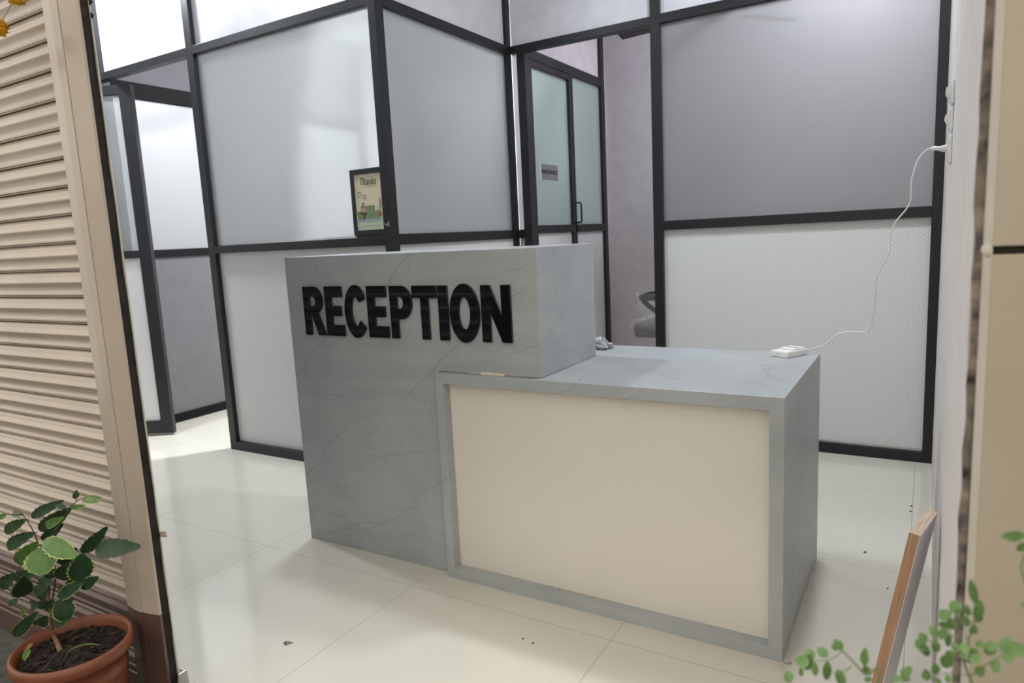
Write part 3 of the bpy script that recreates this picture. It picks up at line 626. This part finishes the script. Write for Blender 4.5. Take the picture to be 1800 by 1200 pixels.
MB().tube([(-1.56, YS-0.008, 0.075), (-1.56, YS-0.03, 0.08), (-1.50, YS-0.03, 0.08), (-1.50, YS-0.008, 0.075)], 0.005, 8).build('lift_handle', M['steel'], SH)
SG = thing('shutter_guide', 'beige steel guide channel with brown foot beside the floor', 'shutter guide', (-1.36, YS, 0))
g1, g2, g3, g4 = -1.432, -1.392, -1.358, -1.303
MB().prism([(g1, YS+0.018), (g1, YS-0.0105), (g2+0.004, YS-0.017), (g3-0.0006, YS-0.017), (g3-0.0006, YS+0.018)], lambda x, y: (x, y, 0), lambda x, y: (x, y, 2.62)).build('front_flange', M['shutter'], SG, bevel=0.001)
MB().prism([(g3+0.0006, YS+0.0), (g3+0.0006, YS-0.0155), (g4, YS-0.005), (g4, YS+0.002)], lambda x, y: (x, y, 0), lambda x, y: (x, y, 2.62)).build('side_flange', M['shutter'], SG, bevel=0.0008)
rs = MB(); zz = [2.62*i/60 for i in range(61)]; jj = [random.uniform(-0.002, 0.002) for _ in zz]
for i in range(60): rs.face([(g4-0.003+jj[i]*0.3, YS+0.002, zz[i]), (g4-0.003+jj[i], YS+0.022, zz[i]), (g4-0.003+jj[i+1], YS+0.022, zz[i+1]), (g4-0.003+jj[i+1]*0.3, YS+0.002, zz[i+1])])
rs.build('rusty_return', M['rust'], SG)
MB().box(g1, g4-0.008, YS+0.018, YS+0.0235, 0, 2.62).build('back_plate', M['rust'], SG)
MB().box(g4-0.012, g4+0.0008, YS+0.022, YS+0.025, 0, 2.62).build('rear_lip', M['tile_edge'], SG)
q = at(281, 938, 1, YS+0.024)
MB().hexa([(q.x-0.01, YS+0.022, q.z-0.009), (q.x+0.028, YS+0.022, q.z-0.004), (q.x+0.028, YS+0.026, q.z-0.004), (q.x-0.01, YS+0.026, q.z-0.009), (q.x-0.01, YS+0.022, q.z+0.003), (q.x+0.026, YS+0.022, q.z+0.012), (q.x+0.026, YS+0.026, q.z+0.012), (q.x-0.01, YS+0.026, q.z+0.003)]).build('fixing_tab', M['pale_chip'], SG, bevel=0.001)
q = at(326, 1186, 1, YS+0.03)
MB().box(q.x-0.022, q.x+0.003, YS+0.028, YS+0.034, q.z-0.03, q.z+0.014).build('latch_tab', M['tile_edge'], SG, bevel=0.002)
MB().hexa([(q.x-0.001, YS+0.0, q.z-0.04), (q.x+0.008, YS+0.0, q.z-0.04), (q.x+0.008, YS+0.034, q.z-0.04), (q.x-0.001, YS+0.034, q.z-0.04), (q.x-0.002, YS+0.01, q.z+0.014), (q.x+0.004, YS+0.01, q.z+0.014), (q.x+0.004, YS+0.034, q.z+0.014), (q.x-0.002, YS+0.034, q.z+0.014)]).build('latch_bolt', M['steel'], SG, bevel=0.002)
for v_, s_ in ((2, 1.0), (27, 0.8)):
    q = at(163, v_, 1, YS+0.024)
    MB().prism([(0, -0.006), (0.012*s_, 0), (0, 0.007)], lambda x, z: (g4+x, YS+0.022, q.z+z), lambda x, z: (g4+x, YS+0.025, q.z+z)).build('bent_clip', M['rust'], SG)

# ------------------------------------------------------------------ potted plant by the shutter
PC = Vector((-1.427, -1.040, 0)); PK = 0.895
PO = thing('plant_pot', 'round terracotta-coloured plastic pot with soil at the foot of the shutter', 'plant pot', PC)
MB().lathe([(0.0, 0.0), (0.098, 0.0), (0.102, 0.006), (0.116, 0.12), (0.121, 0.165), (0.1235, 0.17), (0.1235, 0.178), (0.122, 0.184), (0.126, 0.212), (0.138, 0.214), (0.1445, 0.224), (0.1455, 0.236), (0.143, 0.246), (0.138, 0.250), (0.132, 0.247), (0.128, 0.238), (0.124, 0.215), (0.118, 0.19)], PC, 72, (PK, PK)).build('pot_body', M['terracotta'], PO)
so = MB(); rr = [0.0, 0.027, 0.054, 0.08, 0.10, 0.1120]; SZ = 0.225; seg = 40
rings = []
for r_ in rr: rings.append([so.bm.verts.new((PC.x+r_*math.cos(2*PI*k/seg), PC.y+r_*math.sin(2*PI*k/seg), SZ+random.uniform(-0.006, 0.006)+(0.008 if r_ < 0.05 else 0))) for k in range(seg)])
for a_, b_ in zip(rings[1:], rings[2:]):
    for k in range(seg): so.bm.faces.new((a_[k], a_[(k+1) % seg], b_[(k+1) % seg], b_[k]))
so.bm.faces.new(rings[1])
for k in range(260):
    a_ = random.uniform(0, 2*PI); r_ = 0.106*math.sqrt(random.random()); so.ball((PC.x+r_*math.cos(a_), PC.y+r_*math.sin(a_), SZ+0.003), random.uniform(0.002, 0.006), 1, (1, 1, 0.7), 0.3)
so.build('soil', M['soil'], PO)
li = MB()
for k in range(30):
    a_ = random.uniform(0, 2*PI); r_ = 0.10*math.sqrt(random.random()); c = Vector((PC.x+r_*math.cos(a_), PC.y+r_*math.sin(a_), SZ+0.007)); d_ = Vector((math.cos(a_*3), math.sin(a_*3), random.uniform(-.2, .3)))*random.uniform(0.006, 0.016)
    li.tube([c-d_, c+d_*0.2+Vector((0, 0, 0.002)), c+d_], 0.0009, 5)
li.build('straw_litter', M['straw'], PO)['kind'] = 'stuff'
def leaf(mb, base, tip, w, tilt=0.0, curl=0.25, fold=0.18, ser=0.05, n=10, rimw=0.16, face=None, blunt=1.0):
    base, tip = Vector(base), Vector(tip); ax = tip-base; ln = ax.length; ax.normalize()
    view = ((CAM-base).normalized() if face is None else Vector(face))
    nr = (view-ax*view.dot(ax)).normalized(); nr = Matrix.Rotation(tilt, 3, ax) @ nr; sd = ax.cross(nr)
    rows = []
    for i in range(n+1):
        t_ = i/n
        hw = 0.5*w*(math.sin(PI*t_**blunt))**0.62 if 0 < t_ < 1 else 0.0
        if i == n: hw = 0.10*w
        if i == 0: hw = 0.04*w
        hw *= 1+(ser if i % 2 else -ser)
        c = base+ax*ln*t_-nr*curl*ln*(t_-0.35)**2
        row = []
        for s_ in (-1, -(1-rimw), 0, 1-rimw, 1): row.append(mb.bm.verts.new(c+sd*hw*s_+nr*fold*hw*abs(s_)))
        rows.append(row)
    for a_, b_ in zip(rows, rows[1:]):
        for k in range(4):
            f = mb.bm.faces.new((a_[k], a_[k+1], b_[k+1], b_[k])); f.smooth = True; f.material_index = 1 if k in (0, 3) else 0
    return mb
PL = thing('potted_plant', 'young shrub with dark leaves edged yellow growing in the terracotta pot', 'plant', (PC.x, PC.y, 0.228))
def A_(u, v): return (u/5.216, 850+v/5.216)
def B_(u, v): return (u/5.294, 980+v/5.294)
def PP(p, dy=0.0): return at(p[0], p[1], 1, PC.y+0.01+dy)
leaves = [(A_, 690, 140, 700, 70, 50, 'm', 0), (A_, 770, 130, 912, 128, 52, 'b', 0), (A_, 745, 152, 878, 162, 46, 'b', .0), (A_, 650, 225, 752, 205, 48, 'b', 0), (A_, 605, 222, 518, 195, 42, 'm', 0),
 (A_, 205, 282, 78, 262, 60, 'm', 0), (A_, 265, 315, 510, 180, 85, 'd', 0), (A_, 342, 440, 592, 268, 130, 'd', .01), (A_, 405, 400, 530, 330, 70, 'b', -.01), (A_, 225, 335, -10, 465, 105, 'd', 0),
 (A_, 372, 525, 535, 408, 85, 'd', .02), (A_, 388, 515, 668, 655, 165, 'b', -.03), (A_, 300, 455, -20, 615, 115, 'd', .02), (A_, 335, 545, 105, 790, 150, 'b', -.02), (A_, 362, 588, 402, 828, 250, 'b', -.05),
 (A_, 738, 648, 942, 452, 105, 'd', 0), (A_, 845, 610, 1192, 575, 155, 'd', -.01), (A_, 745, 645, 730, 912, 205, 'd', -.04), (A_, 612, 745, 540, 905, 150, 'd', .0), (A_, 690, 600, 508, 782, 150, 'd', .03),
 (A_, 222, 860, 190, 1070, 170, 'd', -.04), (A_, 130, 830, -40, 980, 110, 'd', 0), (A_, 110, 870, 292, 830, 105, 'd', .02), (A_, 462, 890, 315, 965, 120, 'd', -.02), (A_, 468, 830, 290, 840, 62, 'd', .03),
 (A_, 722, 955, 855, 885, 95, 'd', .02), (A_, 520, 1055, 725, 912, 110, 'd', -.02), (A_, 600, 945, 705, 878, 75, 'd', .02), (B_, 540, 392, 642, 585, 180, 'd', -.03), (B_, 505, 400, 432, 515, 120, 'd', .0),
 (B_, 362, 432, 242, 455, 95, 'd', 0), (B_, 335, 515, 68, 795, 115, 'd', -.03), (B_, 432, 548, 325, 668, 125, 'd', -.03), (B_, 488, 615, 594, 588, 85, 'd', -.02), (B_, 165, 385, 75, 448, 55, 'd', .02), (B_, 250, 478, 160, 545, 42, 'b', .02), (B_, 330, 250, 420, 350, 90, 'd', .01), (A_, 60, 280, -20, 320, 50, 'b', 0),
 (A_, 480, 640, 400, 760, 110, 'd', .03), (A_, 330, 600, 250, 690, 110, 'd', .03), (A_, 520, 700, 600, 620, 120, 'd', .03), (A_, 420, 980, 340, 1060, 100, 'd', .02), (A_, 560, 1000, 640, 1060, 95, 'd', .02), (A_, 500, 860, 420, 790, 100, 'd', .035), (A_, 300, 960, 200, 900, 95, 'd', .03), (B_, 460, 330, 380, 260, 110, 'd', .03), (B_, 540, 330, 620, 300, 100, 'd', .02), (B_, 420, 470, 370, 400, 80, 'd', .02)]
ppm = lambda p: (p-CAM).dot(fw)/F
petb = MB()
LM = {'d': [M['leaf'], M['leaf']], 'b': [M['leaf_bright'], M['leaf_edge']], 'm': [mat('grey_green_leaf', (0.075, 0.11, 0.062), 0.45, var=0.2), M['leaf']]}
LMe = [M['leaf'], M['leaf_edge']]
for i, (fn, a, b_, c, d, w_, k, dy) in enumerate(leaves):
    p0, p1 = PP(fn(a, b_), dy*0.6), PP(fn(c, d), dy*0.6+random.uniform(-.02, .01))
    wm = w_/5.22*ppm(p0)
    mm = LMe if (k == 'd' and i in (7, 9, 17, 20, 26, 28, 31, 32, 18, 27)) else LM[k]
    leaf(MB(), p0, p1, wm*1.08, tilt=random.uniform(-.25, .25), ser=0.075, n=14, rimw=0.13 if k == 'b' else 0.10).build('leaf', mm, PL, recalc=False)
st = MB()
def S_(pts, r0, r1):
    q = [PP(p, 0.0) for p in pts]; n = len(q); c = sm(q, 5); st.tube(c, [r0+(r1-r0)*i/(len(c)-1) for i in range(len(c))], 7)
trunk = MB(); base_pt = at(108, 1151, 2, SZ)
tp = [Vector((base_pt.x, base_pt.y, SZ-0.006)), at(103, 1135, 1, base_pt.y*.7+PC.y*.3), PP(B_(500, 720)), PP(B_(478, 650)), PP(B_(480, 540)), PP(B_(455, 385)), PP(A_(440, 950))]
cpt = sm(tp, 5); trunk.tube(cpt, [0.0062-(0.0035)*i/(len(cpt)-1) for i in range(len(cpt))], 10).build('trunk', M['bark'], PL)
S_([B_(478, 560), B_(500, 420), A_(480, 1060), A_(500, 950), A_(512, 790), A_(470, 610), A_(530, 420), A_(620, 245), A_(710, 155), A_(775, 128)], 0.0024, 0.0009)
S_([A_(440, 950), A_(455, 780), A_(390, 575), A_(350, 560), A_(318, 460), A_(250, 340), A_(205, 282), A_(195, 265)], 0.0022, 0.0009)
for a_, b_ in (((A_, 620, 245), (A_, 605, 222)), ((A_, 710, 155), (A_, 690, 140)), ((A_, 635, 235), (A_, 655, 222)), ((A_, 250, 335), (A_, 265, 315)), ((A_, 318, 460), (A_, 345, 440)), ((A_, 250, 340), (A_, 225, 335)), ((A_, 318, 465), (A_, 295, 455)), ((A_, 385, 570), (A_, 362, 588)), ((A_, 350, 560), (A_, 330, 545)), ((A_, 510, 790), (A_, 612, 740)), ((A_, 612, 740), (A_, 745, 645)), ((A_, 745, 650), (A_, 845, 612)), ((A_, 500, 950), (A_, 600, 940)), ((A_, 600, 940), (A_, 725, 955)), ((A_, 480, 1060), (A_, 520, 1055)), ((A_, 500, 890), (A_, 465, 850)), ((A_, 445, 960), (A_, 462, 890)), ((A_, 440, 1060), (A_, 225, 865)), ((A_, 225, 870), (A_, 130, 830)), ((B_, 470, 560), (B_, 335, 515)), ((B_, 460, 420), (B_, 362, 440)), ((B_, 480, 600), (B_, 432, 550)), ((B_, 480, 620), (B_, 490, 612)), ((B_, 500, 430), (B_, 540, 392)), ((B_, 362, 440), (B_, 165, 385)), ((B_, 335, 515), (B_, 250, 478)), ((A_, 205, 282), (A_, 60, 280)), ((A_, 330, 545), (A_, 110, 870))):
    S_([a_[0](*a_[1:]), b_[0](*b_[1:])], 0.0012, 0.0008)
st.build('branches', M['twig'], PL)
gb = MB(); gp = [at(113, 1162, 2, SZ+0.004), at(122, 1144, 1, PC.y-0.05), at(140, 1135, 1, PC.y-0.05), at(160, 1131.5, 1, PC.y-0.05), at(176, 1134, 1, PC.y-0.05)]
gb.tube(sm(gp, 6), [0.0016]*18+[0.0012]*4+[0.0006]*3, 5)
tag(gb.build('grass_blade', M['leaf_bright'], loc=tuple(gp[0])), 'single bent green grass blade sprouting from the pot soil', 'grass blade')
p0 = at(50, 1140, 2, SZ+0.014); p1 = at(43, 1160, 2, SZ+0.011)
tag(leaf(MB(), p0, p1, 0.016, face=(0, 0, 1), curl=0.1).build('fallen_leaf', [M['leaf_bright'], M['leaf_bright']], loc=tuple(p1), recalc=False), 'small green fallen leaf lying on the pot soil', 'leaf')
p0 = at(57, 1129, 2, SZ+0.016); p1 = at(39, 1145, 2, SZ+0.012)
tag(leaf(MB(), p0, p1, 0.018, face=(0.2, -.2, 1), curl=0.3).build('fallen_leaf', [M['dry_leaf'], M['dry_leaf']], loc=tuple(p1), recalc=False), 'small dry brown fallen leaf lying on the pot soil', 'leaf')

# ------------------------------------------------------------------ blurred seedlings close to the lens on the right
def C_(u, v): return (1380+u/4.286, 1000+v/4.286)
YR = -1.08
def seedling(label, stems, lvs, root, dyf=0.0):
    pl_ = thing('seedling', label, 'plant', root, 'green seedlings at the lower right')
    sb = MB()
    for pts_, r0, r1 in stems:
        q_ = [at(*C_(*p), 1, YR+dyf) if len(p) == 2 else Vector(p) for p in pts_]; c_ = sm(q_, 5); sb.tube(c_, [r0+(r1-r0)*i/(len(c_)-1) for i in range(len(c_))], 6)
    sb.build('stem', M['stem_soft'], pl_)
    for (a, b_, c, d, w_) in lvs:
        y_ = YR+dyf+random.uniform(-.012, .012)
        p0, p1 = at(*C_(a, b_), 1, y_), at(*C_(c, d), 1, y_+random.uniform(-.004, .004))
        leaf(MB(), p0, p1, w_/4.286*ppm(p0), tilt=random.uniform(-.5, .5), ser=0.0, n=8, curl=0.15, blunt=0.95).build('leaflet', [M['leaf_soft'], M['leaf_soft']], pl_, recalc=False)
    return pl_
rootA, rootB = (0.235, -1.06, 0.16), (0.44, -1.06, 0.16)
seedling('pale green leafy sprig in front of the desk corner at the bottom edge', [([rootA, (0.225, -1.07, 0.42), (700, 900), (600, 790), (430, 610), (385, 560)], 0.0016, 0.0006), ([(500, 730), (430, 790)], 0.0005, 0.0004), ([(430, 620), (350, 675), (250, 690), (180, 680)], 0.0005, 0.0004)],
 [(215, 680, 150, 605, 90), (185, 700, 75, 690, 95), (150, 760, 190, 645, 80), (325, 655, 238, 595, 75), (425, 610, 375, 530, 75), (395, 610, 350, 570, 40), (320, 690, 312, 840, 65), (225, 700, 225, 805, 55), (65, 800, -10, 830, 80), (115, 740, 125, 810, 40), (595, 730, 605, 598, 62), (612, 790, 600, 730, 70), (440, 775, 375, 800, 60), (450, 800, 395, 860, 85), (640, 850, 610, 810, 60), (880, 815, 948, 738, 65), (880, 820, 805, 838, 62), (870, 815, 942, 832, 55)], rootA)
seedling('taller green seedling with round leaflets in front of the beige pillar', [([rootB, (0.46, -1.07, 0.45), (1425, 900), (1400, 700), (1382, 560), (1410, 440), (1450, 330), (1430, 250)], 0.0016, 0.0006), ([(1405, 800), (1480, 740), (1600, 670), (1700, 610)], 0.0006, 0.0004), ([(1400, 690), (1320, 600), (1250, 590)], 0.0005, 0.0004), ([(1380, 560), (1350, 440)], 0.0005, 0.0004), ([(1405, 800), (1270, 785), (1180, 790), (1060, 840)], 0.0005, 0.0004), ([(1385, 530), (1260, 505), (1140, 530), (1040, 555)], 0.0005, 0.0004), ([(1260, 505), (1230, 410), (1260, 320)], 0.0005, 0.0004)],
 [(1435, 265, 1400, 85, 62), (1445, 380, 1470, 238, 75), (1470, 400, 1440, 340, 65), (1375, 350, 1372, 275, 65), (1365, 435, 1355, 350, 68), (1400, 485, 1440, 430, 58), (1245, 315, 1322, 250, 90), (1270, 330, 1330, 330, 60), (1255, 325, 1155, 365, 82), (1240, 425, 1152, 418, 62), (1240, 450, 1275, 375, 75), (1225, 445, 1160, 525, 68), (1140, 515, 1095, 425, 60), (1060, 545, 1015, 478, 66), (1060, 560, 985, 590, 95), (1050, 560, 1062, 660, 75), (1135, 535, 1138, 630, 60), (1240, 640, 1195, 745, 88), (1265, 615, 1225, 690, 72), (1250, 590, 1320, 590, 75), (1230, 480, 1228, 590, 48), (1390, 585, 1310, 600, 72), (1385, 640, 1450, 610, 70), (1400, 645, 1465, 700, 95), (1435, 575, 1500, 560, 62), (1505, 570, 1580, 645, 90), (1590, 560, 1510, 600, 70), (1625, 620, 1695, 515, 78), (1690, 625, 1805, 585, 120), (1635, 650, 1725, 675, 95), (1545, 700, 1625, 765, 95), (1445, 800, 1495, 740, 75), (1135, 795, 1132, 708, 62), (1065, 835, 1060, 755, 65), (1225, 790, 1230, 860, 55), (1150, 815, 1155, 870, 55), (1320, 630, 1350, 670, 55)], rootB)
rootC = (0.62, -1.06, 0.16)
qq = lambda u, v: ((u-1380)*4.286, (v-1000)*4.286)
seedling('green leaf tip reaching in at the right edge before the pillar', [([rootC, (0.66, -1.07, 0.5), qq(1850, 1100), qq(1818, 950), qq(1800, 941)], 0.0014, 0.0005)], [(*qq(1803, 940), *qq(1760, 944), 85), (*qq(1808, 955), *qq(1787, 967), 60), (*qq(1812, 1060), *qq(1796, 1068), 60)], rootC)
TR = thing('planter_box', 'long planter box holding the green seedlings below the picture edge', 'planter', (0.45, -1.06, 0))
MB().prism([(0.13, 0), (0.77, 0), (0.80, 0.17), (0.10, 0.17)], lambda x, z: (x, -1.13, z), lambda x, z: (x, -0.99, z)).build('box', M['terracotta'], TR, bevel=0.004)
MB().box(0.115, 0.785, -1.122, -0.998, 0.160, 0.174).build('soil', M['soil'], TR)

# ------------------------------------------------------------------ marigold garland at the top left
GA = thing('hanging_marigold_garland', 'orange-yellow marigold garland hanging in the top left corner', 'garland', (-1.6, -1.0, 1.70))
gpts = [at(62, -60, 1, -1.0), at(28, -9, 1, -1.0), at(10, 25, 1, -1.0), at(-6, 48, 1, -1.0), at(-40, 80, 1, -1.0), at(-90, 90, 1, -1.0)]
hang = [Vector((gpts[0].x+0.04, -0.842, 2.64)), Vector((gpts[0].x+0.035, -0.86, 2.4))]
MB().tube(sm(hang+gpts, 6), 0.0012, 6).build('string', M['string'], GA)
for k in (1, 3, 4, 5):
    fl = MB(); c = gpts[k]; R_ = 0.024; fl.ball(c, R_*0.72, 2, (1, 1, 0.8))
    for ly in range(6):
        for j in range(18):
            a_ = 2*PI*j/18+ly*0.35; el_ = -0.9+ly*0.42; d_ = Vector((math.cos(a_)*math.cos(el_), math.sin(a_)*math.cos(el_), math.sin(el_)*0.85))
            t_ = d_.cross(Vector((0, 0, 1))).normalized()
            leaf(fl, c+d_*R_*0.55, c+d_*R_*random.uniform(0.92, 1.08), 0.011, face=d_.cross(t_), n=4, ser=0.1)
    fl.build('flower_head', [M['marigold'], M['marigold']], GA, recalc=False)

# ------------------------------------------------------------------ ceiling fans and the wrapped chair
def fan(label, c, angs, ln, drop):
    f = thing('ceiling_fan', label, 'ceiling fan', c)
    MB().lathe([(0.0, -0.05), (0.06, -0.048), (0.085, -0.03), (0.09, 0), (0.08, 0.03), (0.03, 0.05), (0.0, 0.052)], c, 28).build('motor', M['fan'], f)
    MB().tube([(c[0], c[1], c[2]+0.04), (c[0], c[1], CEIL-0.05)], 0.011, 10).build('down_rod', M['fan'], f)
    MB().lathe([(0.014, -0.10), (0.045, -0.05), (0.055, 0.0)], (c[0], c[1], CEIL), 20).build('canopy', M['fan'], f)
    for a_ in angs:
        d_ = Vector((math.cos(a_), math.sin(a_), 0)); s_ = Vector((-d_.y, d_.x, 0)); cc = Vector(c)
        p = []
        for z_ in (-0.003, 0.003):
            p += [cc+d_*0.14-s_*0.045+Vector((0, 0, z_-0.012)), cc+d_*ln-s_*0.07+Vector((0, 0, z_-0.02)), cc+d_*ln+s_*0.065+Vector((0, 0, z_+0.014)), cc+d_*0.14+s_*0.045+Vector((0, 0, z_+0.01))]
        bl_ = MB().hexa(p).build('blade', M['fan'], f, bevel=0.002)
        MB().hexa([cc+d_*0.06-s_*0.015+Vector((0, 0, -0.006)), cc+d_*0.19-s_*0.03+Vector((0, 0, -0.010)), cc+d_*0.19+s_*0.03+Vector((0, 0, 0.002)), cc+d_*0.06+s_*0.015+Vector((0, 0, -0.006)), cc+d_*0.06-s_*0.015+Vector((0, 0, 0.0)), cc+d_*0.19-s_*0.03+Vector((0, 0, -0.004)), cc+d_*0.19+s_*0.03+Vector((0, 0, 0.008)), cc+d_*0.06+s_*0.015+Vector((0, 0, 0.0))]).build('bracket', M['steel'], bl_)
fan('dark ceiling fan whose blade shows in the rear doorway', (-0.80, 2.42, 2.36), (PI-0.05, PI/3-0.1, -PI/3+0.15), 0.60, 0.5)
cf = at(432, 92, 1, 1.22)
fan('ceiling fan blurred behind the frosted glass of the front cabin', (cf.x, cf.y, cf.z), (0.2, 0.2+2*PI/3, 0.2+4*PI/3), 0.42, 0.4)

cx, cy = -1.055, 2.58
CH = thing('office_chair', 'grey office chair in clear plastic wrap just inside the rear doorway', 'office chair', (cx, cy, 0))
def cush(x0, x1, y0, y1, z0, z1, name, mt, bev):
    o = MB().box(x0, x1, y0, y1, z0, z1).build(name, mt, CH); b_ = o.modifiers.new('bevel', 'BEVEL'); b_.width = bev; b_.segments = 5
    for p in o.data.polygons: p.use_smooth = True
    return o
cush(cx-0.25, cx+0.23, cy-0.24, cy+0.24, 0.475, 0.575, 'seat', M['chair_pad'], 0.038)
bk = MB().hexa([(cx+0.21, cy-0.20, 0.60), (cx+0.25, cy-0.20, 0.60), (cx+0.25, cy+0.20, 0.60), (cx+0.21, cy+0.20, 0.60), (cx+0.29, cy-0.21, 1.06), (cx+0.33, cy-0.21, 1.06), (cx+0.33, cy+0.21, 1.06), (cx+0.29, cy+0.21, 1.06)]).build('backrest', M['chair_black'], CH, bevel=0.015)
MB().tube([(cx+0.15, cy, 0.45), (cx+0.30, cy, 0.46), (cx+0.33, cy, 0.55), (cx+0.29, cy, 0.75)], 0.02, 10).build('back_bar', M['chair_black'], CH)
for s_ in (-1, 1):
    yy = cy+s_*0.265
    ar = MB().tube(sm([(cx+0.12, yy, 0.46), (cx-0.02, yy, 0.60), (cx-0.16, yy, 0.715), (cx-0.12, yy, 0.735), (cx+0.1, yy, 0.74)], 6), 0.016, 10).build('arm_frame', M['chair_black'], CH)
    MB().tube(sm([(cx-0.19, yy, 0.735), (cx-0.12, yy, 0.758), (cx, yy, 0.768), (cx+0.13, yy, 0.765)], 5), [0.010]+[0.017]*14+[0.012], 10).build('arm_pad', M['chair_black'], ar)
MB().tube([(cx, cy, 0.08), (cx, cy, 0.30), (cx, cy, 0.30), (cx, cy, 0.46)], [0.028, 0.028, 0.016, 0.016], 14).build('gas_column', M['chair_black'], CH)
for k in range(5):
    a_ = 2*PI*k/5+0.3; d_ = Vector((math.cos(a_), math.sin(a_), 0)); c_ = Vector((cx, cy, 0))
    lg = MB().tube([c_+Vector((0, 0, 0.10)), c_+d_*0.15+Vector((0, 0, 0.095)), c_+d_*0.29+Vector((0, 0, 0.07))], [0.026, 0.02, 0.014], 8).build('leg', M['chair_black'], CH)
    s_ = Vector((-d_.y, d_.x, 0)); MB().tube([c_+d_*0.29+s_*-0.022+Vector((0, 0, 0.028)), c_+d_*0.29+s_*0.022+Vector((0, 0, 0.028))], 0.028, 14).build('caster', M['chair_black'], lg)
wr = MB()
yy0, yy1 = cy-0.29, cy+0.29
def sheet(p00, p10, p11, p01, n=10, am=0.012):
    g_ = [[wr.bm.verts.new(Vector(p00).lerp(Vector(p10), i/n).lerp(Vector(p01).lerp(Vector(p11), i/n), j/n)+Vector((random.uniform(-am, am), random.uniform(-am, am), random.uniform(-am, am)))) for j in range(n+1)] for i in range(n+1)]
    for i in range(n):
        for j in range(n): wr.bm.faces.new((g_[i][j], g_[i+1][j], g_[i+1][j+1], g_[i][j+1]))
sheet((cx-0.265, yy0, 0.455), (cx-0.265, yy1, 0.465), (cx-0.24, yy1, 0.595), (cx-0.24, yy0, 0.595))
sheet((cx-0.24, yy0, 0.595), (cx-0.24, yy1, 0.595), (cx+0.1, yy1, 0.60), (cx+0.1, yy0, 0.60))
sheet((cx-0.20, yy0, 0.77), (cx-0.17, yy0-0.01, 0.56), (cx+0.10, yy0-0.012, 0.47), (cx+0.05, yy0-0.01, 0.785), 9, 0.014)
wr.build('plastic_wrap', M['film'], CH)

# ------------------------------------------------------------------ floor debris
def crumb(u, v, pts, r, label):
    c = at(u, v, 2, 0.0); q_ = [c+Vector((a_, b_, r+h_)) for a_, b_, h_ in pts]
    tag(MB().tube(sm(q_, 4), r, 5).build('floor_debris', M['debris'], loc=tuple(c)), label, 'debris', 'bits of debris on the floor')
crumb(503, 1132, [(-.012, .0, 0), (-.004, .004, .004), (.002, -.005, .001), (.009, .004, .003), (.014, .014, 0)], 0.0012, 'small dark curled twig on the floor left of the desk')
crumb(505, 1130, [(-.004, -.008, 0), (0, 0, .003), (.002, .008, 0)], 0.0010, 'tiny dark fibre crossing the curled twig on the floor')
crumb(1520, 971.5, [(-.003, 0, 0), (0, .003, .001), (.004, .001, 0)], 0.0022, 'dark speck on the floor right of the desk')
crumb(1602, 890, [(-.004, 0, 0), (.004, .001, 0)], 0.0022, 'upper dark speck on the floor above the plywood')
crumb(1600, 899, [(-.003, 0, 0), (.004, .0, 0)], 0.0022, 'lower dark speck on the floor above the plywood')
crumb(919, 1123, [(-.002, 0, 0), (.002, 0, 0)], 0.0020, 'left dark speck on the floor before the cream panel')
crumb(937, 1131, [(-.002, 0, 0), (.002, 0, 0)], 0.0020, 'right dark speck on the floor before the cream panel')
crumb(1560, 1035, [(-.002, -.002, 0), (.001, .002, .001), (.002, .004, 0)], 0.0014, 'small grey chip on the floor left of the plywood')

# ------------------------------------------------------------------ lights
def downlight(label, x, y, power, r=0.09, col=(0.86, 0.93, 1.0), z=CEIL, spread=PI):
    d = thing('ceiling_light', label, 'ceiling light', (x, y, z), 'round ceiling lights')
    MB().lathe([(r, -0.001), (r+0.012, -0.014), (r+0.022, -0.010), (r+0.025, 0.0)], (x, y, z), 36).build('ring', M['white_plastic'], d)
    MB().cap(r, -0.006, (x, y, z), 36).build('diffuser', M['led'], d)
    ld = bpy.data.lights.new('downlight', 'AREA'); ld.shape = 'DISK'; ld.size = 2*r; ld.energy = power; ld.color = col; ld.spread = spread
    o = bpy.data.objects.new('downlight', ld); COL.objects.link(o); o.location = (x, y, z-0.02)
downlight('round ceiling light above the cabin front near the tall counter', -1.95, 0.50, 23)
downlight('round ceiling light above the left doorway', -3.75, 0.38, 34)
downlight('round ceiling light above the low counter', -0.12, 0.85, 24)
downlight('round ceiling light inside the front cabin', -2.4, 1.9, 122, col=(0.95, 0.98, 1.0))
downlight('round ceiling light in the side passage left of the cabin', -4.75, 1.8, 32, col=(0.95, 0.98, 1.0))
downlight('round ceiling light in the rear room', -0.15, 2.75, 26, col=(0.93, 0.92, 1.0))
wd = bpy.data.worlds.new('world'); sc.world = wd; wd.use_nodes = True; nt = wd.node_tree
bg = nt.nodes['Background']; tc = N(nt, 'ShaderNodeTexCoord'); sp_ = N(nt, 'ShaderNodeSeparateXYZ'); L(nt, tc.outputs['Generated'], sp_.inputs[0])
L(nt, ramp(nt, sp_.outputs[2], (0.0, (0.55, 0.50, 0.44)), (0.15, (0.95, 0.88, 0.77)), (0.8, (1.0, 0.95, 0.87))), bg.inputs[0]); bg.inputs[1].default_value = 1.48
sc.view_settings.view_transform = 'Standard'; sc.view_settings.look = 'None'; sc.view_settings.exposure = 0.0; sc.view_settings.gamma = 1.0
sc.cycles.use_denoising = True
sc.cycles.max_bounces = 10; sc.cycles.diffuse_bounces = 5; sc.cycles.glossy_bounces = 4; sc.cycles.transmission_bounces = 6
sc.cycles.sample_clamp_indirect = 6.0
